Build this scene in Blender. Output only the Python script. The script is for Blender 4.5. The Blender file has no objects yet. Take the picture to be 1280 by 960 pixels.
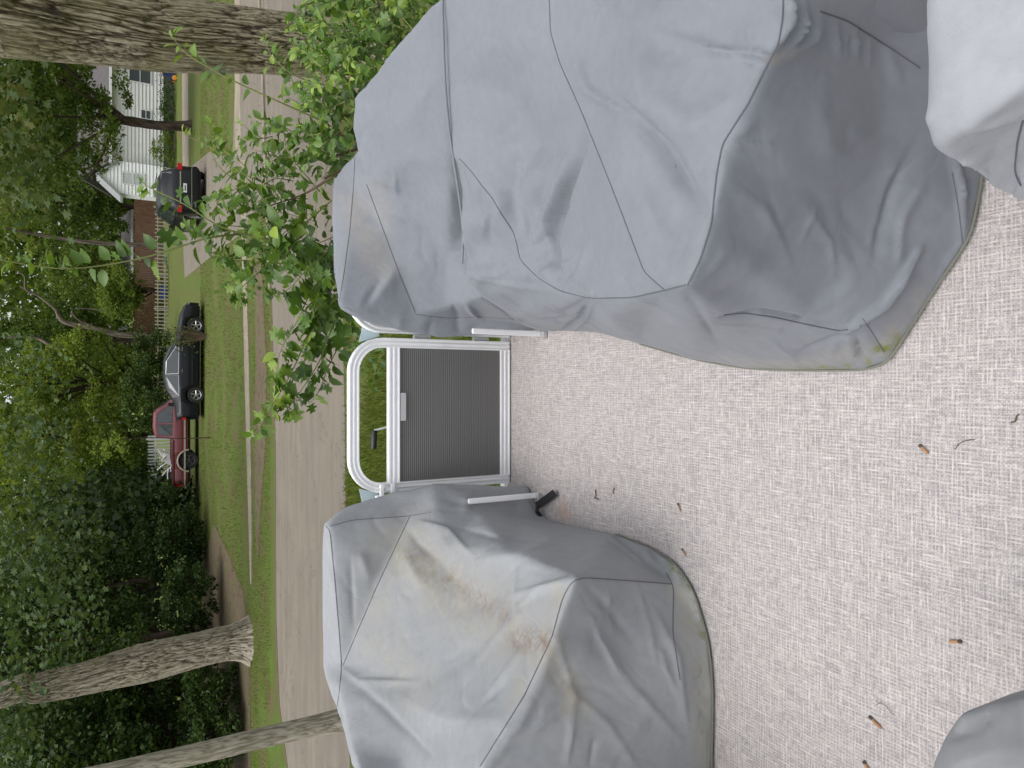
import bpy, bmesh, math, random
import numpy as np
from mathutils import Vector, Matrix, noise
from mathutils.bvhtree import BVHTree
from mathutils.geometry import delaunay_2d_cdt

random.seed(7)
rng = np.random.default_rng(11)
R = math.radians
sc = bpy.context.scene

# ------------------------------------------------------------------ camera
F = 863.0                       # focal length in pixels of a 1280 px wide picture
PITCH = math.atan(485 / F)      # looking down
CZ = 2.8                        # eye height over the ground
DZ = 1.15                       # boat deck height over the ground
cs, sn = math.cos(PITCH), math.sin(PITCH)
FWD = Vector((0, cs, -sn)); UPV = Vector((0, sn, cs)); RGT = Vector((1, 0, 0))
cam_data = bpy.data.cameras.new("camera")
cam = bpy.data.objects.new("camera", cam_data)
sc.collection.objects.link(cam)
cam_data.sensor_width = 36
cam_data.lens = 36 * F / 1280
cam_data.clip_start = 0.05
cam_data.clip_end = 2000
m3 = Matrix((-UPV, RGT, -FWD)).transposed()     # phone held sideways: the world's up is the picture's left
cam.matrix_world = Matrix.Translation((0, 0, CZ)) @ m3.to_4x4()
sc.camera = cam

# ------------------------------------------------------------------ sky and sun
SUN_EL, SUN_AZ = R(75), R(-125)      # high, behind the camera and to the left
w = bpy.data.worlds.new("World"); sc.world = w; w.use_nodes = True
nt = w.node_tree; bg = nt.nodes["Background"]
sky = nt.nodes.new("ShaderNodeTexSky"); sky.sky_type = 'NISHITA'
sky.sun_disc = False; sky.sun_elevation = SUN_EL; sky.sun_rotation = SUN_AZ
sky.air_density = 1.0; sky.dust_density = 4.0; sky.ozone_density = 1.0
hs = nt.nodes.new("ShaderNodeHueSaturation"); hs.inputs['Saturation'].default_value = 0.28
nt.links.new(sky.outputs[0], hs.inputs['Color']); nt.links.new(hs.outputs[0], bg.inputs[0])
bg.inputs[1].default_value = 0.15
sd = bpy.data.lights.new("sun", 'SUN'); sd.energy = 0.6; sd.angle = R(60); sd.color = (1.0, .965, .92)
so = bpy.data.objects.new("sun", sd); sc.collection.objects.link(so)
sdir = Vector((math.sin(SUN_AZ) * math.cos(SUN_EL), math.cos(SUN_AZ) * math.cos(SUN_EL), math.sin(SUN_EL)))
so.rotation_euler = sdir.to_track_quat('Z', 'Y').to_euler(); so.location = (0, 0, 30)
vs = sc.view_settings; vs.view_transform = 'Standard'; vs.look = 'None'; vs.exposure = 0.70; vs.gamma = 1
vs.use_curve_mapping = False

# ------------------------------------------------------------------ measuring helpers
def ray(tx, ty):
    r = (480 - ty) / F; d = (tx - 640) / F
    return Vector((r, cs - d * sn, -sn - d * cs))
def pY(tx, ty, Y):
    d = ray(tx, ty); return Vector((0, 0, CZ)) + d * (Y / d.y)
def pZ(tx, ty, z=0.0):          # z over the ground
    d = ray(tx, ty); return Vector((0, 0, CZ)) + d * ((z - CZ) / d.z)
def pX(tx, ty, X):
    d = ray(tx, ty); return Vector((0, 0, CZ)) + d * (X / d.x)
def P(tx, ty, k, v):
    if k == 'Y': return pY(tx, ty, v)
    if k == 'z': return pZ(tx, ty, DZ + v)
    return pX(tx, ty, v)
def proj(co):                   # (n,3) -> tx, ty, depth
    q = co - np.array([0, 0, CZ])
    dep = q @ np.array(FWD); up = q @ np.array(UPV)
    return 640 - up / dep * F, 480 - q[:, 0] / dep * F, dep

# ------------------------------------------------------------------ object helpers
COL = sc.collection
def tag(o, label=None, cat=None, group=None, kind=None):
    if label: o['label'] = label
    if cat: o['category'] = cat
    if group: o['group'] = group
    if kind: o['kind'] = kind
    return o
def empty(name, loc=(0, 0, 0), rz=0.0):
    o = bpy.data.objects.new(name, None); COL.objects.link(o)
    o.location = loc; o.rotation_euler = (0, 0, rz); o.empty_display_size = .1
    return o
def link(name, me, mat=None, parent=None, smooth=False):
    o = bpy.data.objects.new(name, me); COL.objects.link(o)
    if mat is not None and not me.materials: me.materials.append(mat)
    if parent is not None: o.parent = parent
    if smooth: me.shade_smooth()
    return o
def npmesh(name, V, Fc, smooth=False, attrs=None):
    """V (n,3), Fc (m,k) with constant k"""
    me = bpy.data.meshes.new(name)
    V = np.asarray(V, dtype=np.float32); Fc = np.asarray(Fc, dtype=np.int32)
    me.vertices.add(len(V)); me.vertices.foreach_set('co', V.ravel())
    k = Fc.shape[1]
    me.loops.add(Fc.size); me.loops.foreach_set('vertex_index', Fc.ravel())
    me.polygons.add(len(Fc))
    me.polygons.foreach_set('loop_start', np.arange(0, Fc.size, k, dtype=np.int32))
    me.polygons.foreach_set('loop_total', np.full(len(Fc), k, dtype=np.int32))
    if attrs:
        for nm, arr in attrs.items():
            a = me.attributes.new(nm, 'FLOAT', 'POINT'); a.data.foreach_set('value', np.asarray(arr, dtype=np.float32))
    me.update(calc_edges=True)
    if smooth: me.shade_smooth()
    return me
class MB:
    """collects boxes, bars, prisms and tubes into one mesh"""
    def __init__(s): s.v = []; s.f = []
    def add(s, vs_, fs):
        b = len(s.v); s.v += [tuple(x) for x in vs_]; s.f += [tuple(i + b for i in q) for q in fs]; return s
    def box(s, x0, x1, y0, y1, z0, z1):
        return s.add([(x0,y0,z0),(x1,y0,z0),(x1,y1,z0),(x0,y1,z0),(x0,y0,z1),(x1,y0,z1),(x1,y1,z1),(x0,y1,z1)],
                     [(0,3,2,1),(4,5,6,7),(0,1,5,4),(1,2,6,5),(2,3,7,6),(3,0,4,7)])
    def prism(s, poly, y0, y1, inset=0.0):
        """poly in x,z; extruded along y"""
        n = len(poly)
        vs_ = [(x, y0, z) for x, z in poly] + [(x, y1, z) for x, z in poly]
        fs = [tuple(range(n)), tuple(range(2*n-1, n-1, -1))] + [(i, i+n, (i+1) % n + n, (i+1) % n) for i in range(n)]
        return s.add(vs_, fs)
    def tube(s, pts, r, n=8, cap=True, rr=None):
        pts = [Vector(p) for p in pts]; b = len(s.v); up = None
        for i, p in enumerate(pts):
            t = (pts[min(i+1, len(pts)-1)] - pts[max(i-1, 0)])
            t = t.normalized() if t.length > 1e-9 else Vector((0, 0, 1))
            if up is None:
                up = Vector((0, 0, 1)) if abs(t.z) < .9 else Vector((1, 0, 0))
            a = t.cross(up).normalized(); c = a.cross(t).normalized(); up = c
            rad = rr[i] if rr is not None else r
            for j in range(n):
                th = 2*math.pi*j/n; s.v.append(tuple(p + (a*math.cos(th) + c*math.sin(th))*rad))
        for i in range(len(pts)-1):
            for j in range(n):
                s.f.append((b+i*n+j, b+i*n+(j+1) % n, b+(i+1)*n+(j+1) % n, b+(i+1)*n+j))
        if cap:
            s.f.append(tuple(b+j for j in range(n-1, -1, -1))); e = b+(len(pts)-1)*n; s.f.append(tuple(e+j for j in range(n)))
        return s
    def mesh(s, name, bevel=0.0, seg=2):
        me = bpy.data.meshes.new(name); me.from_pydata(s.v, [], s.f)
        bm = bmesh.new(); bm.from_mesh(me); bmesh.ops.recalc_face_normals(bm, faces=bm.faces)
        if bevel:
            ed = [e for e in bm.edges if len(e.link_faces) == 2 and e.calc_face_angle(0) > .5]
            bmesh.ops.bevel(bm, geom=ed, offset=bevel, segments=seg, affect='EDGES', clamp_overlap=True)
        bm.to_mesh(me); bm.free(); return me
    def build(s, name, mat, parent=None, bevel=0.0, smooth=False, seg=2):
        o = link(name, s.mesh(name, bevel, seg), mat, parent)
        if bevel or smooth:
            o.data.shade_smooth()
            o.data.set_sharp_from_angle(angle=R(40))
        return o

# ------------------------------------------------------------------ materials
def newmat(name):
    m = bpy.data.materials.new(name); m.use_nodes = True
    n = m.node_tree; return m, n, n.nodes['Principled BSDF']
def N(n, t, **kw):
    x = n.nodes.new(t)
    for k, v in kw.items(): setattr(x, k, v)
    return x
def L(n, a, b): n.links.new(a, b)
def ramp(n, fac, stops):
    r = N(n, 'ShaderNodeValToRGB'); e = r.color_ramp.elements
    while len(e) < len(stops): e.new(0.5)
    for q, (p, c) in zip(e, stops): q.position = p; q.color = (*c, 1)
    L(n, fac, r.inputs[0]); return r.outputs[0]
def coords(n, scale=(1, 1, 1), world=False, rot=(0, 0, 0)):
    if world: src = N(n, 'ShaderNodeNewGeometry').outputs['Position']
    else: src = N(n, 'ShaderNodeTexCoord').outputs['Object']
    mp = N(n, 'ShaderNodeMapping'); mp.inputs['Scale'].default_value = scale; mp.inputs['Rotation'].default_value = rot
    L(n, src, mp.inputs[0]); return mp.outputs[0]
def noi(n, vec, scale, detail=4, rough=.55, dist=0):
    t = N(n, 'ShaderNodeTexNoise'); t.inputs['Scale'].default_value = scale; t.inputs['Detail'].default_value = detail
    t.inputs['Roughness'].default_value = rough; t.inputs['Distortion'].default_value = dist
    L(n, vec, t.inputs['Vector']); return t.outputs['Fac']
def math_(n, op, a, b=None, clamp=False):
    t = N(n, 'ShaderNodeMath'); t.operation = op; t.use_clamp = clamp
    for i, q in enumerate((a, b)):
        if q is None: continue
        if isinstance(q, (int, float)): t.inputs[i].default_value = q
        else: L(n, q, t.inputs[i])
    return t.outputs[0]
def mix(n, fac, a, b, mode='MIX'):
    t = N(n, 'ShaderNodeMix'); t.data_type = 'RGBA'; t.blend_type = mode
    for inp, q in ((t.inputs[0], fac), (t.inputs[6], a), (t.inputs[7], b)):
        if isinstance(q, (int, float)): inp.default_value = q
        elif isinstance(q, tuple): inp.default_value = (*q, 1)
        else: L(n, q, inp)
    return t.outputs[2]
def bump(n, p, h, strength, dist=.01):
    b = N(n, 'ShaderNodeBump'); b.inputs['Strength'].default_value = strength; b.inputs['Distance'].default_value = dist
    L(n, h, b.inputs['Height']); L(n, b.outputs[0], p.inputs['Normal'])
def plain(name, col, rough=.5, metal=0, spec=.5, var=.12, scale=8.0, bmp=0.0, coat=0.0):
    m, n, p = newmat(name)
    v = noi(n, coords(n), scale, 5)
    c = ramp(n, v, [(.25, tuple(x*(1-var) for x in col)), (.75, tuple(min(1, x*(1+var)) for x in col))])
    L(n, c, p.inputs['Base Color']); p.inputs['Roughness'].default_value = rough; p.inputs['Metallic'].default_value = metal
    p.inputs['Specular IOR Level'].default_value = spec; p.inputs['Coat Weight'].default_value = coat
    if bmp: bump(n, p, noi(n, coords(n), scale*6, 4), bmp, .004)
    return m

def cloth_mat(name, col, dirtcol=(.42, .36, .26)):
    m, n, p = newmat(name)
    v = coords(n, world=True)
    big = noi(n, v, 3.0, 4); fine = noi(n, v, 45, 3)
    c = ramp(n, big, [(.3, tuple(x*.93 for x in col)), (.7, tuple(x*1.05 for x in col))])
    c = mix(n, .16, c, ramp(n, fine, [(.3, tuple(x*.72 for x in col)), (.7, tuple(x*1.2 for x in col))]))
    d = N(n, 'ShaderNodeAttribute'); d.attribute_name = 'dirt'
    bl = noi(n, v, 14, 6, .65)
    df = math_(n, 'MULTIPLY', d.outputs['Fac'], ramp(n, bl, [(.32, (.08,)*3), (.62, (1,)*3)]), True)
    c = mix(n, df, c, dirtcol)
    g = N(n, 'ShaderNodeAttribute'); g.attribute_name = 'moss'
    gf = math_(n, 'MULTIPLY', g.outputs['Fac'], ramp(n, noi(n, v, 38, 5, .7), [(.42, (0,)*3), (.68, (1,)*3)]), True)
    c = mix(n, gf, c, (.16, .17, .035))
    rs = N(n, 'ShaderNodeAttribute'); rs.attribute_name = 'rust'
    rf = math_(n, 'MULTIPLY', rs.outputs['Fac'], ramp(n, noi(n, v, 34, 7, .75), [(.38, (0,)*3), (.66, (1,)*3)]), True)
    c = mix(n, rf, c, (.17, .115, .07))
    L(n, c, p.inputs['Base Color']); p.inputs['Roughness'].default_value = .62
    p.inputs['Specular IOR Level'].default_value = .35
    p.inputs['Sheen Weight'].default_value = .15
    wx = N(n, 'ShaderNodeTexWave'); wx.inputs['Scale'].default_value = 300; wx.bands_direction = 'X'; L(n, v, wx.inputs[0])
    wz = N(n, 'ShaderNodeTexWave'); wz.inputs['Scale'].default_value = 300; wz.bands_direction = 'Z'; L(n, v, wz.inputs[0])
    vw = N(n, 'ShaderNodeVectorMath'); vw.operation = 'ADD'; L(n, v, vw.inputs[0])
    nz = N(n, 'ShaderNodeTexNoise'); nz.inputs['Scale'].default_value = 4; L(n, v, nz.inputs['Vector'])
    sc_ = N(n, 'ShaderNodeVectorMath'); sc_.operation = 'SCALE'; sc_.inputs['Scale'].default_value = .35; L(n, nz.outputs['Color'], sc_.inputs[0]); L(n, sc_.outputs[0], vw.inputs[1])
    crs = math_(n, 'ABSOLUTE', math_(n, 'SUBTRACT', noi(n, vw.outputs[0], 7, 1.5, .4), .5))
    crs = math_(n, 'MULTIPLY', math_(n, 'MINIMUM', crs, .06), 14)
    h = math_(n, 'ADD', math_(n, 'MULTIPLY', math_(n, 'ADD', wx.outputs['Fac'], wz.outputs['Fac']), .15), math_(n, 'MULTIPLY', noi(n, v, 16, 4, .5, .4), .8))
    h = math_(n, 'ADD', h, crs)
    bump(n, p, h, .34, .003)
    return m
CLOTH = cloth_mat('cover_fabric', (.194, .208, .232))
CLOTHB = cloth_mat('cover_fabric_weathered', (.290, .301, .312), (.33, .308, .24))
CLOTHL = cloth_mat('cover_fabric_bright', (.31, .322, .343))
CLOTHD = cloth_mat('cover_fabric_dark', (.20, .205, .21))
SEAM = plain('seam_piping', (.10, .105, .12), .6)
HEM = plain('hem_binding', (.16, .165, .13), .7)

def carpet_mat():
    m, n, p = newmat('woven_vinyl')
    v = coords(n, world=True)
    def thread(sx, sy, s, dt=2):
        return noi(n, coords(n, (sx, sy, 1), world=True), s, dt, .6, .15)
    a = thread(1, 14, 18); b = thread(14, 1, 18)
    c2 = thread(1, 6, 70); d2 = thread(6, 1, 70)
    wv = []
    for ax in ('X', 'Y'):
        w_ = N(n, 'ShaderNodeTexWave'); w_.bands_direction = ax; w_.wave_profile = 'SIN'; w_.inputs['Scale'].default_value = 34
        w_.inputs['Distortion'].default_value = 1.6; w_.inputs['Detail'].default_value = 2; w_.inputs['Detail Scale'].default_value = 1.5
        L(n, v, w_.inputs[0]); wv.append(w_.outputs['Fac'])
    grid = math_(n, 'MULTIPLY', math_(n, 'SUBTRACT', math_(n, 'MAXIMUM', wv[0], wv[1]), .66), .20)
    h = math_(n, 'ADD', math_(n, 'MAXIMUM', a, b), math_(n, 'MULTIPLY', math_(n, 'ADD', c2, d2), .5))
    h = math_(n, 'ADD', h, grid)
    f = N(n, 'ShaderNodeMapRange'); L(n, h, f.inputs[0]); f.inputs[1].default_value = .84; f.inputs[2].default_value = 1.30
    c = ramp(n, f.outputs[0], [(0, (.225, .215, .215)), (.4, (.355, .338, .335)), (.68, (.445, .424, .418)), (1, (.59, .573, .562))])
    tint = noi(n, v, 7, 4); c = mix(n, .35, c, mix(n, tint, (.50, .50, .52), (.60, .53, .50)), 'OVERLAY')
    e = noi(n, coords(n, (5, 1, 1), world=True), 34, 3); c = mix(n, math_(n, 'MULTIPLY', math_(n, 'GREATER_THAN', e, .63), .3), c, (.62, .56, .44))
    # the rust mark beside the port seat base
    q = pZ(705, 640, DZ)
    vd = N(n, 'ShaderNodeVectorMath'); vd.operation = 'DISTANCE'; L(n, v, vd.inputs[0]); vd.inputs[1].default_value = q
    sm = N(n, 'ShaderNodeMapRange'); L(n, vd.outputs['Value'], sm.inputs[0]); sm.inputs[1].default_value = .07; sm.inputs[2].default_value = 0.0
    sm.inputs[3].default_value = 0; sm.inputs[4].default_value = .8
    c = mix(n, math_(n, 'MULTIPLY', sm.outputs[0], noi(n, v, 60, 4)), c, (.50, .27, .12))
    dt = noi(n, v, 2.2, 5); c = mix(n, math_(n, 'MULTIPLY', dt, .18), c, (.40, .37, .34))
    L(n, c, p.inputs['Base Color']); p.inputs['Roughness'].default_value = .55
    p.inputs['Specular IOR Level'].default_value = .3
    bump(n, p, h, .6, .003)
    return m
CARPET = carpet_mat()

def bark_mat(name, a, b, c, sz=(9, 9, 1.6), moss=0.0):
    m, n, p = newmat(name)
    sz = (sz[0], sz[1], sz[2]*1.8)
    v = coords(n, sz)
    k = noi(n, v, 2.6, 8, .65, 1.2)
    at = N(n, 'ShaderNodeAttribute'); at.attribute_name = 'groove'
    f = math_(n, 'ADD', math_(n, 'MULTIPLY', k, .62), math_(n, 'MULTIPLY', at.outputs['Fac'], .38))
    col = ramp(n, f, [(.36, a), (.54, b), (.76, c)])
    if moss:
        mm = noi(n, coords(n), 1.7, 4); col = mix(n, math_(n, 'MULTIPLY', ramp(n, mm, [(.45, (0,)*3), (.62, (1,)*3)]), moss), col, (.17, .17, .05))
    L(n, col, p.inputs['Base Color']); p.inputs['Roughness'].default_value = .9; p.inputs['Specular IOR Level'].default_value = .2
    bump(n, p, k, 1.0, .03); return m
BARK = bark_mat('bark_near', (.08, .062, .045), (.34, .285, .205), (.52, .46, .35), moss=.5)
BARK2 = bark_mat('bark_oak', (.10, .085, .065), (.36, .31, .24), (.52, .47, .38), moss=.1)
BARK3 = bark_mat('bark_pale', (.22, .19, .15), (.42, .38, .31), (.56, .52, .44), (14, 14, .8), .15)
BARKD = bark_mat('bark_dark', (.03, .022, .015), (.075, .055, .04), (.12, .095, .07))

def leaf_mat(name, cols, trans=.35, rough=.55, spec=.2):
    m, n, p = newmat(name)
    a = N(n, 'ShaderNodeAttribute'); a.attribute_name = 'tint'
    oi = N(n, 'ShaderNodeObjectInfo')
    big = noi(n, coords(n, world=True), .55, 3)
    f = math_(n, 'ADD', math_(n, 'MULTIPLY', a.outputs['Fac'], .6), math_(n, 'MULTIPLY', big, .4))
    f = math_(n, 'ADD', f, math_(n, 'MULTIPLY', math_(n, 'SUBTRACT', oi.outputs['Random'], .5), .25))
    c = ramp(n, f, [(.15, cols[0]), (.5, cols[1]), (.85, cols[2])])
    L(n, c, p.inputs['Base Color']); p.inputs['Roughness'].default_value = rough; p.inputs['Specular IOR Level'].default_value = spec
    t = N(n, 'ShaderNodeBsdfTranslucent'); L(n, mix(n, 1.0, c, (1.0, 1.0, .5), 'MULTIPLY'), t.inputs[0])
    ms = N(n, 'ShaderNodeMixShader'); ms.inputs[0].default_value = trans
    L(n, p.outputs[0], ms.inputs[1]); L(n, t.outputs[0], ms.inputs[2])
    L(n, ms.outputs[0], n.nodes['Material Output'].inputs[0]); return m
LEAF_NEAR = leaf_mat('leaf_shrub', [(.05, .11, .022), (.13, .235, .036), (.34, .46, .07)], .35, .38, .45)
LEAF_DARK = leaf_mat('leaf_woods', [(.024, .050, .014), (.050, .090, .022), (.12, .18, .04)], .35)
LEAF_MID = leaf_mat('leaf_mid', [(.045, .085, .016), (.11, .17, .03), (.25, .31, .06)], .45)
LEAF_LIGHT = leaf_mat('leaf_light', [(.09, .14, .025), (.19, .26, .045), (.32, .38, .08)], .5)
LEAF_SHADED = leaf_mat('leaf_shaded', [(.012, .026, .008), (.026, .05, .014), (.06, .095, .025)], .25)  # woods leaf colour darkened to paint the shade inside the woods
LEAF_BLUE = leaf_mat('leaf_blue', [(.05, .085, .035), (.09, .145, .05), (.17, .18, .06)], .35)

def ground_mat(name, kind):
    m, n, p = newmat(name); v = coords(n, world=True)
    if kind == 'lawn':
        a = noi(n, v, 1.1, 6, .6); b = noi(n, v, 16, 6, .75)
        f = math_(n, 'ADD', math_(n, 'MULTIPLY', a, .55), math_(n, 'MULTIPLY', b, .45))
        c = ramp(n, f, [(.38, (.15, .11, .065)), (.46, (.125, .125, .045)), (.55, (.095, .15, .026)), (.66, (.14, .205, .036))])
        L(n, c, p.inputs['Base Color']); bump(n, p, b, .9, .05)
    elif kind == 'dirt':
        a = noi(n, v, 3, 8, .7)
        L(n, ramp(n, a, [(.35, (.085, .062, .042)), (.5, (.15, .112, .078)), (.62, (.10, .12, .04))]), p.inputs['Base Color']); bump(n, p, a, .3, .02)
    elif kind == 'road':
        a = noi(n, coords(n, (.5, 3, 1), world=True), 1.2, 5); b = noi(n, v, 60, 5, .8)
        f = math_(n, 'ADD', math_(n, 'MULTIPLY', a, .6), math_(n, 'MULTIPLY', b, .4))
        cr = math_(n, 'ABSOLUTE', math_(n, 'SUBTRACT', noi(n, v, .55, 7, .6, .8), .5)); cr = math_(n, 'LESS_THAN', cr, .0035)
        st_ = ramp(n, noi(n, v, .8, 5, .6), [(.45, (0,)*3), (.7, (.35,)*3)])
        c = mix(n, st_, ramp(n, f, [(.35, (.172, .150, .120)), (.65, (.238, .208, .168))]), (.15, .135, .115))
        L(n, mix(n, math_(n, 'MULTIPLY', cr, .45), c, (.08, .07, .06)), p.inputs['Base Color']); bump(n, p, b, .3, .01)
    else:
        a = noi(n, v, 1.5, 6, .7); b = noi(n, v, 30, 4, .7)
        f = math_(n, 'ADD', math_(n, 'MULTIPLY', a, .6), math_(n, 'MULTIPLY', b, .4))
        L(n, ramp(n, f, [(.35, (.20, .17, .13)), (.65, (.35, .30, .235))]), p.inputs['Base Color']); bump(n, p, b, .3, .01)
    p.inputs['Roughness'].default_value = .9; p.inputs['Specular IOR Level'].default_value = .15
    return m
LAWN = ground_mat('lawn', 'lawn'); DIRT = ground_mat('dirt', 'dirt'); ROAD = ground_mat('road', 'road'); CONC = ground_mat('concrete', 'conc')

WHITE = plain('white_metal', (.88, .885, .89), .28, .0, .6, .04)
ALU = plain('aluminium', (.62, .64, .65), .32, .75, .5, .08, 20)
GUSSET = plain('gusset_plate', (.42, .52, .55), .4)
PANEL = plain('grey_panel', (.125, .123, .118), .5, 0, .4, .06, 3)
BLACKP = plain('black_plastic', (.018, .018, .02), .45)
BLACKW = plain('black_webbing', (.015, .015, .016), .8)
BOATP = plain('boat_hull', (.45, .46, .47), .4, .6)

# ------------------------------------------------------------------ ground, street
def sheet(name, pts, z, mat, parent=None, div=1):
    me = bpy.data.meshes.new(name); me.from_pydata([(p[0], p[1], z) for p in pts], [], [tuple(range(len(pts)))])
    o = link(name, me, mat); tag(o, kind='structure'); return o
g = sheet('ground', [(-400, -60), (400, -60), (400, 600), (-400, 600)], 0.0, LAWN)
def strip(name, near, far, z0, z1, mat):
    """band between two polylines in ground coordinates, a slab from z0 to z1"""
    mb = MB(); n = len(near)
    vs_ = [(x, y, z1) for x, y in near] + [(x, y, z1) for x, y in far] + [(x, y, z0) for x, y in near] + [(x, y, z0) for x, y in far]
    fs = []
    for i in range(n-1):
        fs += [(i, i+1, n+i+1, n+i), (2*n+i, i, n+i, 3*n+i) if i == 0 else None, (2*n+i, 2*n+i+1, i+1, i), (n+i, n+i+1, 3*n+i+1, 3*n+i)]
    fs = [f for f in fs if f]
    mb.add(vs_, fs)
    o = mb.build(name, mat); tag(o, kind='structure'); return o
def gp(tx, ty): q = pZ(tx, ty, 0); return (q.x, q.y)
far_e = [(-60, 6.0), (-22, 11.5), gp(361, 965), gp(350, 880), gp(346, 780), gp(345, 560), gp(340, 360), gp(333, 170), gp(330, 60), (22, 20.5), (80, 31)]
near_e = [(-60, 1.0), (-22, 7.2), gp(438, 965), gp(435, 880), gp(433, 780), gp(432, 560), gp(428, 360), gp(424, 170), gp(420, 60), (22, 13.5), (80, 24)]
strip('road', near_e, far_e, -.02, .006, ROAD)
# kerb: low worn concrete edge along the far side of the road
kf = [(x, y + .16) for x, y in far_e]
strip('kerb', far_e[6:], kf[6:], -.02, .05, CONC)
strip('road_edge', far_e[:7], [(x, y+.10) for x, y in far_e[:7]], -.02, .014, DIRT)
# worn verge (dirt) between kerb and sidewalk
v0 = [gp(323, 300), gp(328, 340), gp(334, 460), gp(332, 560), gp(326, 640), gp(322.5, 710)]; v1 = [gp(322.5, 300), gp(319, 340), gp(320, 460), gp(318, 560), gp(319, 640), gp(322, 710)]
strip('verge', v0, v1, -.01, .008, DIRT)
s0 = [gp(308.5, 200), gp(308.5, 330), gp(312, 460), gp(314, 560), gp(315.5, 650), gp(315, 730)]
s1 = [gp(301.5, 200), gp(303.5, 330), gp(306.5, 460), gp(309, 560), gp(311.5, 650), gp(313.5, 730)]
strip('sidewalk', s0, s1, -.01, .02, CONC)
strip('sidewalk', [gp(301, -40), gp(301, 60), gp(302, 195)], [gp(294, -40), gp(294, 60), gp(295, 195)], -.01, .02, CONC)
sheet('driveway', [gp(329, -60), gp(332, 130), gp(334, 235), gp(306, 290), gp(268, 318), (gp(231, 348)), gp(229, 300), gp(231, 215), gp(262, 190), gp(291, 198), gp(296, 60), gp(297, -60)], .012, ROAD)
strip('path', [gp(235, 40), gp(235.5, 120), gp(236.5, 215)], [gp(228, 40), gp(228, 120), gp(228.5, 215)], -.01, .02, CONC)
sheet('leaf_litter', [gp(300, 1100), gp(314, 960), gp(312, 800), gp(305, 740), gp(285, 690), gp(268, 655), gp(255, 700), gp(255, 900), gp(270, 1100)], .008, DIRT)

# ------------------------------------------------------------------ foliage engines
def rand_rot(n, flat=.0):
    a = rng.normal(size=(n, 3)); a[:, 2] = np.abs(a[:, 2]) + flat
    nrm = a / np.linalg.norm(a, axis=1)[:, None]
    b = rng.normal(size=(n, 3)); t = np.cross(nrm, b); t /= np.linalg.norm(t, axis=1)[:, None]
    return t, np.cross(nrm, t), nrm
# far leaf: four verts, bent rhombus; near leaf: 8 verts oval with a folded midrib; lobed leaf
TQ = (np.array([[0, 0, 0], [.36, .45, .08], [0, 1, -.06], [-.36, .45, .08]]), np.array([[0, 1, 2, 3]]))
def oval_template():
    ys = [0, .18, .45, .75, 1.0]; ws = [.0, .24, .31, .20, 0]
    V = []; 
    for y, wd in zip(ys, ws):
        bend = -.22 * y * y
        V.append((-wd, y, bend + .3*wd)); V.append((0, y, bend)); V.append((wd, y, bend + .3*wd))
    Fq = []
    for i in range(4):
        a = i*3
        Fq += [(a, a+1, a+4, a+3), (a+1, a+2, a+5, a+4)]
    return np.array(V), np.array(Fq)
def lobed_template():
    half = [(0, 0), (.10, .05), (.34, .02), (.30, .18), (.16, .30), (.40, .42), (.46, .62), (.26, .58), (.17, .62), (.26, .80), (.12, .86), (0, 1.0)]
    V = [(0, .04, 0), (0, .3, 0), (0, .6, -.06), (0, .8, -.1), (0, 1.0, -.2)]; Fq = []
    for sgn in (-1, 1):
        b = len(V); V += [(sgn*x, y, .22*abs(x) - .18*y*y) for x, y in half[1:-1]]
        # quads to the midrib
        q = [(0, b, b+1, b+2), (0, b+2, b+3, 1), (1, b+3, b+4, b+5), (1, b+5, b+6, 2), (2, b+6, b+7, 3), (3, b+7, b+8, b+9), (3, b+9, 4, 4)]
        Fq += [tuple(t) if sgn > 0 else tuple(t[::-1]) for t in q[:-1]]
        Fq.append((3, b+9, 4, 4))
    return np.array(V), Fq
OVAL = oval_template()
_lv, _lf = lobed_template()
LOBED = (_lv, np.array([f for f in _lf if len(set(f)) == 4]))
def leaves(C, size, tpl, flat=.3, dirs=None, sv=.35):
    """scatter template at centres C -> V, F, tint"""
    n = len(C); T, B, Nn = rand_rot(n, flat)
    if dirs is not None:
        B = dirs / np.linalg.norm(dirs, axis=1)[:, None]
        T = np.cross(B, Nn); T /= np.linalg.norm(T, axis=1)[:, None] + 1e-9; Nn = np.cross(T, B)
    S = size * (1 + sv * rng.uniform(-1, 1, n))
    tv, tf = tpl
    V = C[:, None, :] + S[:, None, None] * (tv[None, :, 0, None]*T[:, None, :] + tv[None, :, 1, None]*B[:, None, :] + tv[None, :, 2, None]*Nn[:, None, :])
    Fc = (np.arange(n)*len(tv))[:, None, None] + tf[None]
    tint = np.repeat(rng.beta(2, 2.6, n), len(tv))
    return V.reshape(-1, 3), Fc.reshape(-1, 4), tint
def crown_points(n, centre, rad, clumps, csize, seed, low=-.75, shell=.45):
    r = np.random.default_rng(seed)
    d = r.normal(size=(clumps, 3)); d /= np.linalg.norm(d, axis=1)[:, None]
    d[:, 2] = np.where(d[:, 2] < low, -d[:, 2], d[:, 2])
    rr = shell + (1-shell) * r.random(clumps)**.7
    cc = np.array(centre) + d * rr[:, None] * np.array(rad)
    k = r.integers(0, clumps, n)
    sz = csize * (.5 + r.random(clumps))
    off = r.normal(size=(n, 3)); off /= (np.linalg.norm(off, axis=1)[:, None]); off *= (r.random(n)**.42)[:, None]
    off *= np.array([1.0, 1.0, .55])
    return cc[k] + off * sz[k][:, None], cc
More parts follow.
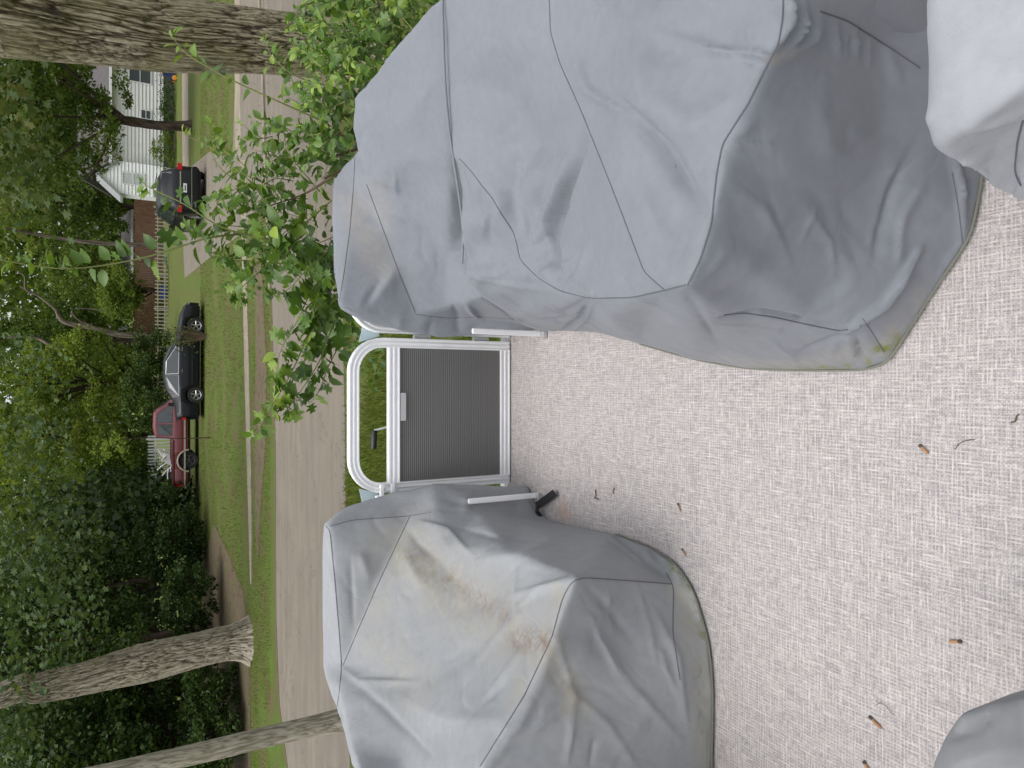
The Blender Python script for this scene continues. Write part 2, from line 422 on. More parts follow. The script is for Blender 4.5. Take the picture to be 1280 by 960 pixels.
def trunk_obj(name, path, radii, mat, parent, seg=28, rows=60, groove=.06, gfreq=9, flare=0.0, seed=0, twist=.15):
    """swept trunk with ploughed bark"""
    path = [Vector(p) for p in path]; n = len(path)
    V = []; gr = []
    T = np.linspace(0, n-1, rows)
    for i, t in enumerate(T):
        k = min(int(t), n-2); u = t-k
        p0, p1 = path[max(k-1, 0)], path[k]; p2, p3 = path[k+1], path[min(k+2, n-1)]
        p = .5*((2*p1) + (p2-p0)*u + (2*p0-5*p1+4*p2-p3)*u*u + (3*p1-p0-3*p2+p3)*u**3)
        tg = (path[k+1]-path[k]).normalized(); rad = radii[k]*(1-u) + radii[k+1]*u
        a = Vector((1, 0, 0)); a = (a - tg*a.dot(tg)).normalized(); c = tg.cross(a)
        for j in range(seg):
            th = 2*math.pi*j/seg; h = p.z
            d = a*math.cos(th) + c*math.sin(th)
            wv = noise.noise(Vector((math.cos(th)*1.3+seed, math.sin(th)*1.3, h*.8)))
            gx = noise.noise(Vector((math.cos(th)*gfreq*.5, math.sin(th)*gfreq*.5+seed, h*2.0 + wv)))
            gx2 = noise.noise(Vector((math.cos(th)*gfreq*1.4, math.sin(th)*gfreq*1.4+seed, h*4.6 + wv*2)))
            gg = 1 - min(1, abs(gx)*4.5); g2 = 1 - min(1, abs(gx2)*4)
            fl = flare * math.exp(-max(0, h - path[0].z)/.28) * (1 + .6*math.sin(th*5+seed))
            rr = rad*(1 + .10*wv + fl) - groove*rad*(gg*.8 + g2*.5)
            V.append(p + d*rr); gr.append(max(0, 1 - max(gg, g2*.8)))
    Fc = [(i*seg+j, i*seg+(j+1) % seg, (i+1)*seg+(j+1) % seg, (i+1)*seg+j) for i in range(rows-1) for j in range(seg)]
    me = npmesh(name, [tuple(v) for v in V], Fc, True, {'groove': gr})
    return link(name, me, mat, parent)

# ------------------------------------------------------------------ the pontoon boat: deck, gate, rails
boat = empty('pontoon_boat', (0, 0, DZ))
tag(boat, 'pontoon boat deck of pale woven vinyl with white railings and grey gate', 'boat')
def bl(v): return Vector((v.x, v.y, v.z - DZ))        # world -> boat local
GY = 2.94; GX0, GX1 = -.482, .205
mb = MB(); mb.box(-1.42, 1.22, -3.2, 3.0, -.04, 0); mb.build('deck', CARPET, boat)
mb = MB(); mb.box(-1.46, 1.26, 3.0, 3.05, -.12, .004); mb.box(-1.46, -1.42, -3.2, 3.0, -.12, .004); mb.box(1.22, 1.26, -3.2, 3.0, -.12, .004)
mb.box(-1.46, 1.26, -3.25, -3.2, -.12, .004); mb.build('deck_trim', ALU, boat, .004)
for x in (-.95, .75):
    pts = [(x, 3.3, -.38), (x, 3.0, -.5), (x, 2.6, -.55), (x, -3.4, -.55)]
    mb = MB(); mb.tube(pts, .3, 20, rr=[.05, .2, .3, .3]); mb.build('pontoon', BOATP, boat, smooth=True)
# gate frame: a square extrusion bent into an arch, with two grooves in its face
def bar_profile(wd, dp):
    """closed profile (across, depth) with grooves on the camera side"""
    h = wd/2; g = wd*.09
    xs = [-h, -h*.55-g, -h*.55, -h*.30, -h*.30+g, h*.30-g, h*.30, h*.55, h*.55+g, h]
    ys = [0, 0, g*2.2, g*2.2, 0, 0, g*2.2, g*2.2, 0, 0]
    return [(-h, dp)] + list(zip(xs, ys)) + [(h, dp)]
def bent_bar(path, wd, dp, y0, closed=False):
    """path in x,z; profile swept in the gate plane"""
    prof = bar_profile(wd, dp); n = len(prof); m = MB(); P2 = [Vector((p[0], p[1])) for p in path]
    for i, p in enumerate(P2):
        a = P2[i-1] if i > 0 else p; b = P2[i+1] if i < len(P2)-1 else p
        t1 = (p-a).normalized() if i > 0 else (b-p).normalized(); t2 = (b-p).normalized() if i < len(P2)-1 else t1
        t = (t1+t2).normalized(); k = 1/max(.5, t.dot(t1)); nr = Vector((-t.y, t.x))
        for (u, q) in prof: m.v.append((p.x + nr.x*u*k, y0 + q, p.y + nr.y*u*k))
    for i in range(len(P2)-1):
        for j in range(n): m.f.append((i*n+j, i*n+(j+1) % n, (i+1)*n+(j+1) % n, (i+1)*n+j))
    m.f.append(tuple(range(n))); e = (len(P2)-1)*n; m.f.append(tuple(range(e+n-1, e-1, -1)))
    return m
def arch(x0, x1, z0, z1, r, n=9, left=True, right=True):
    pts = [(x0, z0)]
    if left: pts += [(x0 + r - r*math.cos(a), z1 - r + r*math.sin(a)) for a in np.linspace(0, math.pi/2, n)]
    else: pts += [(x0, z1)]
    if right: pts += [(x1 - r + r*math.sin(a), z1 - r + r*math.cos(a)) for a in np.linspace(0, math.pi/2, n)]
    else: pts += [(x1, z1)]
    return pts + [(x1, z0)]
W_ = .043
ZT = bl(pY(443, 515, GY)).z; ZM = bl(pY(493.5, 515, GY)).z
def fence_panel(name, x0, x1, lab=None, latch=False, left=True, right=True):
    fr = bent_bar(arch(x0+W_/2, x1-W_/2, .009, ZT, .13, left=left, right=right), W_, .04, GY).build(name, WHITE, boat)
    bent_bar([(x0+W_, ZM), (x1-W_, ZM)], .05, .036, GY+.002).build('mid_rail', WHITE, fr)
    bent_bar([(x0+W_, .033), (x1-W_, .033)], .05, .036, GY+.002).build('bottom_rail', WHITE, fr)
    # corrugated panel, ribs run across
    m = MB(); nr = 54; zz = np.linspace(.06, ZM-.02, nr*2+1)
    vs_ = []; 
    for i, z in enumerate(zz): yy = GY + .012 + (.0022 if i % 2 else 0); vs_ += [(x0+W_-.004, yy, z), (x1-W_+.004, yy, z)]
    m.add(vs_, [(2*i, 2*i+1, 2*i+3, 2*i+2) for i in range(len(zz)-1)])
    m.box(x0+W_-.004, x1-W_+.004, GY+.018, GY+.021, .05, ZM-.01)
    m.build('infill_panel', PANEL, fr)
    return fr
gate = fence_panel('gate', GX0, GX1)
a = bl(pY(505, 491, GY)); b = bl(pY(505, 526, GY))
MB().box(b.x, a.x, GY+.003, GY+.012, a.z-.012, a.z+.014).build('name_plate', ALU, gate, .002)
# latch at the gate's port post
lx = GX0 - .005; lz = bl(pY(483, 605, GY)).z
mb = MB(); mb.box(lx-.03, lx+.045, GY-.022, GY-.002, lz-.034, lz-.016); mb.box(lx-.03, lx+.045, GY-.022, GY-.002, lz+.016, lz+.034)
mb.box(lx-.022, lx-.004, GY-.03, GY+.01, lz-.05, lz+.05); mb.tube([(lx+.02, GY-.012, lz-.04), (lx+.02, GY-.012, lz+.055)], .006)
mb.build('latch', WHITE, gate, .003)
for z_ in (.12, .42): MB().tube([(GX1+.008, GY+.02, z_), (GX1+.008, GY+.02, z_+.08)], .012).build('hinge', ALU, gate)
fl = fence_panel('front_fence', -1.40, GX0-.022); fr_ = fence_panel('front_fence', GX1+.022, .80)
# pale gusset plates in the shoulders between the arches
for sx, x in ((-1, GX0), (1, GX1)):
    m = MB(); xo = x + sx*.020
    m.prism([(xo-sx*.040, ZT-.035), (xo+sx*.028, ZT-.05), (xo+sx*.008, ZT-.125), (xo-sx*.012, ZT-.125)], GY+.044, GY+.050); m.build('gusset', GUSSET, boat)
# side rails
for x in (-1.40, 1.20):
    m = MB(); m.box(x-.018, x+.018, -3.1, 2.55, .70, .74); m.box(x-.018, x+.018, -3.1, 2.55, .02, .06)
    for k in range(7): m.box(x-.018, x+.018, -3.1+k*.92, -3.064+k*.92, .06, .70)
    f_ = m.build('side_fence', WHITE, boat, .003)
    MB().box(x-.004, x+.004, -3.05, 2.5, .06, .70).build('infill_panel', PANEL, f_)
# white corner trims of the two seat bases
def seat_base(tx, ty, Y, s):
    q = bl(pY(tx, ty, Y)); t = MB()
    t.box(q.x-.012, q.x+.012, Y-.005, Y+.007, .004, .36); o = t.build('seat_base_trim', WHITE, boat, .003)
    MB().box(q.x-.022, q.x+.010, Y-.03, Y-.0125, .004, .022).build('foot', ALU, o)
seat_base(679, 417.5, 2.64, 1); seat_base(671, 619, 2.68, -1)

# ------------------------------------------------------------------ draped covers
def cover(name, outline, lines, inner, folds, seams, mat, label, res=.009, smooth=20, cat='cover', centre=(0, 0), hem=None, dirt=(), moss=(), rust=(), wr=.0022, seed=0, inset=.06, heml=.02, wrs=(6, 2.2)):
    pts2, pts3, edges, hard = [], [], [], set()
    def addp(s):
        q = P(*s)
        for i, (a_, b_) in enumerate(pts2):
            if abs(a_-s[0]) < .5 and abs(b_-s[1]) < .5: return i
        pts2.append((float(s[0]), float(s[1]))); pts3.append(q); return len(pts2)-1
    o = [addp(s) for s in outline]
    for ln in lines:
        ids = [addp(s) for s in ln]
        for i, j in zip(ids, ids[1:]): edges.append((i, j)); hard.add(frozenset((i, j)))
    for s in inner: addp(s)
    area = sum(pts2[o[i]][0]*pts2[o[(i+1) % len(o)]][1] - pts2[o[(i+1) % len(o)]][0]*pts2[o[i]][1] for i in range(len(o)))
    face = o if area > 0 else o[::-1]
    vco, ve, vf, ov, oe, of = delaunay_2d_cdt([Vector(p) for p in pts2], edges, [face], 1, 1e-4)
    co3 = []
    for k, v in enumerate(vco):
        if ov[k]: co3.append(pts3[ov[k][0]])
        else:   # intersection point: take nearest by inverse distance
            dd = sorted(((Vector(p)-v).length, i) for i, p in enumerate(pts2))[:2]
            (d0, i0), (d1, i1) = dd; co3.append((pts3[i0]*d1 + pts3[i1]*d0) / max(1e-6, d0+d1))
    bm = bmesh.new(); lay = bm.verts.layers.int.new('pin')
    vs_ = [bm.verts.new(c) for c in co3]
    for f in vf:
        try: bm.faces.new([vs_[i] for i in f])
        except ValueError: pass
    # drop the outline to the deck: the hidden back of the cover
    inv = {}
    for k in range(len(vco)):
        for q in ov[k]: inv[q] = vs_[k]
    ring = [inv[i] for i in o]; low = []
    cen = Vector((centre[0], centre[1], DZ))
    for v in ring:
        d = (cen - v.co); d.z = 0; L_ = min(inset, .12*d.length) if v.co.z > DZ+.08 else .012
        q = v.co + d.normalized()*L_; q.z = DZ + .004; nv = bm.verts.new(q); nv[lay] = 1; low.append(nv)
    for i in range(len(ring)):
        j = (i+1) % len(ring)
        try: bm.faces.new((ring[i], ring[j], low[j], low[i]))
        except ValueError: pass
    sharp = bm.edges.layers.int.new('seam')
    for e in bm.edges:
        a_, b_ = e.verts
        for i, j in [(0, 0)]:
            pass
    key = {}
    for k, v in enumerate(vs_): key[v] = ov[k][0] if ov[k] else -1
    for e in bm.edges:
        a_, b_ = e.verts
        if a_ in key and b_ in key and (frozenset((key[a_], key[b_])) in hard): e[sharp] = 1
        if a_ in ring and b_ in ring and len(e.link_faces) == 2 and any(l in f.verts for f in e.link_faces for l in low): e[sharp] = 2
    bmesh.ops.triangulate(bm, faces=bm.faces)
    for _ in range(9):
        ed = [e for e in bm.edges if e.calc_length() > res*1.5]
        if not ed: break
        bmesh.ops.subdivide_edges(bm, edges=ed, cuts=1)
        ng = [f for f in bm.faces if len(f.verts) > 3]
        if ng: bmesh.ops.triangulate(bm, faces=ng)
    bmesh.ops.beautify_fill(bm, faces=bm.faces, edges=[e for e in bm.edges if not e[sharp]])
    bmesh.ops.recalc_face_normals(bm, faces=bm.faces)
    bm.verts.index_update()
    V = np.array([v.co for v in bm.verts]); E = np.array([[e.verts[0].index, e.verts[1].index] for e in bm.edges])
    mob = np.ones(len(V)); se = np.array([e[sharp] for e in bm.edges])
    mob[E[se == 1].ravel()] = .28; mob[E[se == 2].ravel()] = .22
    lowm = V[:, 2] < DZ + .03
    mob[lowm] = .12
    cnt = np.bincount(E.ravel(), minlength=len(V)).astype(float)
    for it in range(smooth):
        S = np.zeros_like(V)
        for c_ in range(3):
            S[:, c_] = np.bincount(E[:, 0], weights=V[E[:, 1], c_], minlength=len(V)) + np.bincount(E[:, 1], weights=V[E[:, 0], c_], minlength=len(V))
        A = S / cnt[:, None]; V = V + (A - V) * (mob*.6)[:, None]
    for v, c_ in zip(bm.verts, V): v.co = c_
    bm.normal_update()
    Nn = np.array([v.normal for v in bm.verts])
    def avg(A):
        S = np.zeros_like(A)
        for c_ in range(A.shape[1]):
            S[:, c_] = np.bincount(E[:, 0], weights=A[E[:, 1], c_], minlength=len(A)) + np.bincount(E[:, 1], weights=A[E[:, 0], c_], minlength=len(A))
        return S / cnt[:, None]
    for it in range(4): Nn = Nn*.5 + avg(Nn)*.5
    Nn /= np.linalg.norm(Nn, axis=1)[:, None] + 1e-9
    # make normals face outward (towards the camera on the visible side)
    X, Y, D = proj(V)
    tocam = np.array([0, 0, CZ]) - V; vis = np.einsum('ij,ij->i', Nn, tocam)
    up_ = Nn[V[:, 2] > V[:, 2].max() - .12][:, 2].mean()
    if up_ < 0:
        Nn = -Nn; bmesh.ops.reverse_faces(bm, faces=bm.faces)
        vis = -vis
    front = np.clip(np.einsum('ij,ij->i', Nn, tocam/np.linalg.norm(tocam, axis=1)[:, None])*6+.3, 0, 1)
    disp = np.zeros(len(V))
    def seg_dist(pl):
        best = np.full(len(V), 1e9); tt = np.zeros(len(V)); side = np.zeros(len(V)); tot = 0
        Ls = [math.hypot(b_[0]-a_[0], b_[1]-a_[1]) for a_, b_ in zip(pl, pl[1:])]; Lt = sum(Ls)
        for (a_, b_), l in zip(zip(pl, pl[1:]), Ls):
            dx, dy = (b_[0]-a_[0])/l, (b_[1]-a_[1])/l
            t = np.clip((X-a_[0])*dx + (Y-a_[1])*dy, 0, l)
            ex = X - a_[0] - dx*t; ey = Y - a_[1] - dy*t; d = np.hypot(ex, ey)
            m_ = d < best; best[m_] = d[m_]; tt[m_] = ((tot+t)/Lt)[m_]; side[m_] = np.sign(dx*ey - dy*ex)[m_]; tot += l
        return best, tt, side
    for (pl, wd, amp, kind) in folds:
        d, t, s = seg_dist(pl); tap = np.clip(np.sin(np.pi*np.clip(t*.92+.04, 0, 1)), 0, 1)**.6
        u = d/wd
        u = u*1.15
        if kind == 'r': pr = np.exp(-np.abs(u)**1.5)                    # soft ridge
        elif kind == 's': pr = np.exp(-u*u*1.2) * (1 + .95*s*np.tanh(u*6))*.65      # asymmetric tuck
        elif kind == 'b': pr = np.exp(-u**4)                      # broad plateau
        else: pr = np.exp(-u*1.6)                              # sharp crease
        disp += amp * 1.5 * pr * tap * front
    ns = np.array([noise.noise(Vector((v[0]*wrs[0]+seed, v[1]*wrs[0], v[2]*wrs[1]))) for v in V])
    n2 = np.array([noise.noise(Vector((v[0]*17+seed*3+ns[i]*2, v[1]*9, v[2]*8))) for i, v in enumerate(V)])
    n3 = np.array([noise.noise(Vector((v[0]*9-seed*5, v[1]*22+ns[i]*3, v[2]*13))) for i, v in enumerate(V)])
    na = np.array([noise.noise(Vector((v[0]*3.1+seed*2, v[1]*4.6+ns[i], v[2]*3.4+v[0]*1.5))) for i, v in enumerate(V)])
    nb = np.array([noise.noise(Vector((v[0]*7.5-seed, v[1]*5.2+v[2]*3, v[2]*6+ns[i]*1.5))) for i, v in enumerate(V)])
    gate_ = np.clip(ns*2.2+.45, 0, 1); gate2 = np.clip(-ns*2.2+.35, 0, 1)
    cr = lambda q, k: np.maximum(0, 1 - np.abs(q)*k)             # a sharp crease where the noise crosses zero
    disp += wr * (2.2*ns + 2.2*cr(na, 3.2)*gate_ - 1.5*cr(nb, 4.5)*gate2 + .75*cr(n2, 4)*gate2 - .5*cr(n3, 5)*gate_) * np.where(lowm, .15, 1)
    V = V + Nn*disp[:, None]
    for it in range(2): V = V + (avg(V) - V)*.35
    V[:, 2] = np.maximum(V[:, 2], DZ + .003)
    for v, c_ in zip(bm.verts, V): v.co = c_
    me = bpy.data.meshes.new(name); bm.to_mesh(me); bvh = BVHTree.FromBMesh(bm); bm.free()
    org = Vector((centre[0], centre[1], DZ))
    def blob(specs):
        a_ = np.zeros(len(V))
        for (pl, wd, amp) in specs:
            d, t, s = seg_dist(pl) if len(pl) > 1 else (np.hypot(X-pl[0][0], Y-pl[0][1]), 0, 0)
            a_ = np.maximum(a_, amp*np.exp(-(d/wd)**2) * (front > .1))
        return a_
    for nm, sp in (('dirt', dirt), ('moss', moss), ('rust', rust)):
        at = me.attributes.new(nm, 'FLOAT', 'POINT'); at.data.foreach_set('value', blob(sp).astype(np.float32))
    ob = link(name, me, mat); me.shade_smooth()
    me.transform(Matrix.Translation(-org)); ob.location = org
    tag(ob, label, cat, 'fitted grey covers over the boat seats')
    cam_p = Vector((0, 0, CZ))
    def on_surface(pl, step=4):
        out = []
        for a_, b_ in zip(pl, pl[1:]):
            l = math.hypot(b_[0]-a_[0], b_[1]-a_[1]); k = max(1, int(l/step))
            for i in range(k): out.append((a_[0]+(b_[0]-a_[0])*i/k, a_[1]+(b_[1]-a_[1])*i/k))
        out.append(pl[-1]); res_ = []
        for k_ in range(3):      # round the corners a little
            out = [out[0]] + [((a_[0]+2*b_[0]+c_[0])/4, (a_[1]+2*b_[1]+c_[1])/4) for a_, b_, c_ in zip(out, out[1:], out[2:])] + [out[-1]]
        last = None
        for (x, y) in out:
            hit, nr, idx, dist = bvh.ray_cast(cam_p, ray(x, y).normalized())
            if hit is None: continue
            if last is not None and (hit-last).length > .16: continue
            last = hit; res_.append(hit - ray(x, y).normalized()*.0005 - org)
        return res_
    for pl, r_ in seams:
        q = on_surface(pl)
        if len(q) > 2: MB().tube(q, r_*.62, 6).build('seam', SEAM, ob, smooth=True)
    if hem:
        for pl in hem:
            q = [P(*s) - org for s in pl]; out = []
            for a_, b_ in zip(q, q[1:]):
                for i in range(6): out.append(a_.lerp(b_, i/6))
            out.append(q[-1])
            for k_ in range(4): out = [out[0]] + [(x_+y_*2+z_)/4 for x_, y_, z_ in zip(out, out[1:], out[2:])] + [out[-1]]
            MB().tube([v + Vector((0, 0, .002)) for v in out], .0032, 6).build('hem', HEM, ob, smooth=True)
    return ob

# port bow lounge (lower left of the picture as the place stands)
front = [(404, 654, 'Y', 2.88), (430, 632, 'Y', 2.87), (480, 617, 'Y', 2.86), (540, 604, 'Y', 2.82), (562, 607, 'Y', 2.80), (600, 614, 'Y', 2.78), (640, 625, 'Y', 2.74), (674, 642, 'z', .012)]
coverB = cover('seat_cover',
    front + [(690, 652, 'z', .012), (770, 668, 'z', .012), (812, 684, 'z', .012), (845, 705, 'z', .012), (868, 740, 'z', .012), (885, 800, 'z', .012), (891, 860, 'z', .012), (889, 960, 'z', .012), (890, 1010, 'z', .012),
     (590, 1010, 'Y', 1.68), (520, 1010, 'x', -1.30), (458, 1010, 'Y', 2.1), (445, 975, 'Y', 2.32), (430, 925, 'Y', 2.52), (416, 878, 'Y', 2.72), (402, 835, 'Y', 2.90), (401, 720, 'Y', 2.90)],
    [[(404, 654, 'Y', 2.88), (412, 657, 'Y', 2.80), (420, 750, 'Y', 2.78), (427, 832, 'Y', 2.76), (424, 868, 'Y', 2.64), (440, 930, 'Y', 2.42), (456, 985, 'Y', 2.2)],
     [(427, 832, 'Y', 2.76), (470, 735, 'Y', 2.74), (512, 645, 'Y', 2.77)], [(412, 657, 'Y', 2.80), (470, 648, 'Y', 2.785), (512, 645, 'Y', 2.77)],
     [(512, 645, 'Y', 2.77), (545, 639, 'Y', 2.68), (600, 641, 'Y', 2.60), (655, 648, 'z', .10), (690, 652, 'z', .012)],
     [(1010-420, 1010, 'Y', 1.68), (600, 960, 'Y', 1.68), (655, 870, 'Y', 1.67), (690, 800, 'Y', 1.66), (720, 722, 'z', .5)],
     [(720, 722, 'z', .5), (780, 724, 'z', .28), (840, 730, 'z', .055), (868, 740, 'z', .012)],
     [(840, 730, 'z', .055), (845, 705, 'z', .012)]],
    [(560, 680, 'z', .54), (640, 692, 'z', .505), (685, 705, 'z', .50), (560, 750, 'z', .59), (520, 860, 'z', .73), (500, 950, 'z', .83), (620, 800, 'z', .60), (600, 880, 'z', .72),
     (800, 850, 'z', .285), (780, 950, 'z', .34), (760, 790, 'z', .36), (850, 900, 'z', .14)],
    [([(740, 766), (752, 800), (775, 840)], 5, .006, 's'), ([(826, 809), (836, 840), (849, 867)], 5, .006, 's'), ([(642, 922), (680, 900), (705, 887)], 6, .007, 's'), ([(744, 914), (738, 957)], 5, -.006, 'v'),
     ([(643, 700), (645, 735), (648, 765)], 5, .005, 's'), ([(611, 863), (632, 838), (652, 806)], 7, .007, 's'), ([(587, 905), (600, 880), (630, 850)], 7, -.006, 's'), ([(770, 668), (800, 688), (836, 716)], 6, -.012, 's'), ([(513, 662), (524, 680), (540, 692)], 6, -.009, 's'),
     ([(725, 740), (745, 775), (742, 810)], 6, -.005, 'v'), ([(760, 735), (768, 790)], 5, .004, 's'), ([(800, 735), (815, 790), (822, 830)], 5, .005, 's'), ([(715, 728), (680, 735), (650, 760)], 7, .006, 's'), ([(428, 832), (450, 850), (520, 850)], 8, .006, 's'), ([(432, 840), (480, 880), (540, 940)], 9, -.006, 's'),
     ([(530, 650), (560, 660), (590, 690)], 8, .008, 's'), ([(555, 655), (620, 668), (690, 676)], 8, -.006, 's'), ([(700, 800), (720, 870), (712, 950)], 8, .006, 's'), ([(412, 700), (418, 740)], 3, .003, 's'), ([(440, 700), (444, 780)], 6, -.005, 's'),
     ([(520, 670), (560, 720), (600, 760)], 16, -.014, 'r'), ([(505, 690), (530, 735)], 9, .012, 'r'), ([(560, 770), (630, 740), (645, 690)], 22, -.010, 'r'),
     ([(655, 760), (620, 800), (580, 850)], 9, .008, 'r'), ([(700, 800), (650, 900), (610, 960)], 10, .008, 'r'), ([(740, 760), (780, 840), (850, 920)], 12, .004, 's'),
     ([(700, 850), (760, 900), (800, 960)], 10, .004, 's'), ([(740, 820), (690, 870), (660, 930)], 8, .004, 'r'), ([(760, 674), (800, 700), (838, 722)], 7, -.012, 'v'),
     ([(560, 625), (600, 632), (650, 640)], 7, -.012, 'r'), ([(450, 690), (460, 720)], 8, .008, 'r'), ([(600, 700), (660, 690), (700, 670)], 10, .008, 'r'),
     ([(820, 760), (850, 820), (860, 900)], 9, .007, 's'), ([(740, 735), (790, 790)], 10, -.008, 's'), ([(640, 740), (690, 730), (715, 720)], 10, .008, 's'), ([(420, 860), (428, 910)], 5, -.008, 'v'),
     ([(500, 870), (560, 900), (640, 900)], 22, .010, 'r'), ([(585, 620), (580, 640)], 6, .01, 'r')],
    [([(404, 655), (412, 660), (418, 720), (424, 790), (427, 832), (424, 866), (420, 893)], .0028), ([(429, 831), (470, 735), (512, 646)], .0026),
     ([(412, 658), (440, 650), (512, 645), (540, 640)], .002), ([(840, 730), (790, 726), (730, 722), (715, 726), (703, 748), (690, 796), (655, 870), (600, 958)], .0026), ([(833, 716), (842, 733), (841, 790), (850, 850)], .0026)],
    CLOTHB, 'stained pale grey cover over the lounge seat on the port side of the gate', centre=(-1.0, 2.2), seed=3,
    hem=[[(770, 668, 'z', .01), (812, 683, 'z', .01), (845, 704, 'z', .01), (868, 739, 'z', .01), (886, 800, 'z', .01), (892, 860, 'z', .01), (890, 960, 'z', .01), (891, 1000, 'z', .01)]],
    dirt=[([(500, 680), (560, 740), (640, 790)], 42, .62), ([(480, 700), (470, 800), (520, 860)], 30, .4), ([(650, 790), (700, 830), (720, 880)], 24, .55), ([(700, 740), (640, 880)], 10, .6), ([(850, 740), (880, 850), (880, 950)], 14, .6)],
    moss=[([(840, 705), (868, 742), (884, 800)], 8, .9), ([(876, 840), (876, 930)], 8, .5), ([(495, 690), (540, 720)], 14, .35)],
    rust=[([(650, 802), (678, 800)], 17, 1.0), ([(560, 722), (630, 772)], 15, .7), ([(520, 690), (560, 740)], 20, .4), ([(700, 850), (716, 870)], 16, .4)])
q = [pZ(672, 632, DZ+.03), pZ(694, 616, DZ+.02)]
org = coverB.location
m = MB(); a, b = q[0]-org, q[1]-org; d = (b-a).normalized(); s = Vector((-d.y, d.x, .4)).normalized()*.016
m.add([a+s, b+s, b-s, a-s, a+s*1+Vector((0, 0, .003)), b+s+Vector((0, 0, .003)), b-s+Vector((0, 0, .003)), a-s+Vector((0, 0, .003))], [(0, 1, 2, 3), (7, 6, 5, 4), (0, 4, 5, 1), (1, 5, 6, 2), (2, 6, 7, 3), (3, 7, 4, 0)])
a2 = pZ(676, 646, DZ+.02) - org; m.tube([a, a.lerp(a2, .5)+Vector((0, 0, .012)), a2], .009, 6); m.build('strap', BLACKW, coverB)

# starboard bow lounge, behind the big cover
coverA = cover('seat_cover',
    [(422, 386, 'Y', 2.87), (416, 330, 'Y', 2.90), (413, 280, 'Y', 2.90), (414, 225, 'Y', 2.88), (428, 203, 'Y', 2.84), (443, 187, 'Y', 2.78), (438, 160, 'Y', 2.72), (440, 122, 'Y', 2.66), (470, 88, 'x', 1.12), (540, 3, 'x', 1.14), (575, -40, 'x', 1.15),
     (640, -40, 'z', .60), (650, 200, 'z', .42), (650, 330, 'z', .30), (668, 395, 'z', .12), (676, 412, 'z', .012), (640, 416, 'z', .12), (600, 421, 'Y', 2.82), (545, 423, 'Y', 2.86), (500, 415, 'Y', 2.88), (455, 404, 'Y', 2.88), (432, 393, 'Y', 2.88)],
    [[(443, 187, 'Y', 2.78), (441, 240, 'Y', 2.81), (432, 320, 'Y', 2.81), (424, 384, 'Y', 2.83)],
     [(458, 228, 'Y', 2.74), (480, 290, 'Y', 2.73), (500, 345, 'Y', 2.74), (520, 392, 'Y', 2.79)],
     [(424, 384, 'Y', 2.83), (440, 391, 'Y', 2.82), (480, 391, 'Y', 2.80), (520, 392, 'Y', 2.79), (560, 384, 'Y', 2.70), (602, 371, 'z', .42), (640, 398, 'z', .2)],
     [(520, 392, 'Y', 2.79), (560, 396, 'Y', 2.79), (600, 396, 'Y', 2.74), (668, 408, 'z', .06)]],
    [(500, 200, 'z', .74), (500, 80, 'z', .83), (560, 320, 'z', .50), (520, 250, 'z', .64), (560, 200, 'z', .66), (560, 60, 'z', .78), (490, 130, 'z', .80)],
    [([(448, 215), (470, 225), (500, 235)], 7, .006, 'r'), ([(475, 262), (515, 275)], 6, -.005, 'v'), ([(470, 180), (520, 140), (550, 90)], 26, .010, 'r'), ([(480, 350), (460, 380)], 9, -.008, 's'), ([(500, 330), (470, 375)], 12, .010, 'r'),
     ([(565, 380), (575, 400)], 6, -.012, 'v'), ([(585, 377), (600, 396)], 6, .012, 's'), ([(540, 400), (535, 420)], 7, -.007, 'v'), ([(570, 398), (575, 418)], 6, -.01, 'v'), ([(500, 395), (500, 412)], 9, .006, 'r'), ([(455, 160), (446, 190), (456, 215)], 6, -.006, 'v'),
     ([(495, 215), (498, 245)], 5, .006, 's')],
    [([(444, 187), (442, 230), (437, 290), (430, 340), (423, 385)], .0025), ([(458, 230), (480, 290), (500, 345), (519, 391)], .0026), ([(423, 385), (433, 382), (440, 389)], .002), ([(520, 393), (560, 398), (600, 396), (645, 399)], .0022)],
    CLOTH, 'light grey cover over the starboard lounge seat behind the largest cover', centre=(.8, 2.5), seed=8, smooth=20,
    dirt=[([(440, 250), (470, 330)], 18, .3), ([(470, 240), (480, 340)], 16, .25)], moss=[([(435, 270), (430, 350)], 6, .2)])

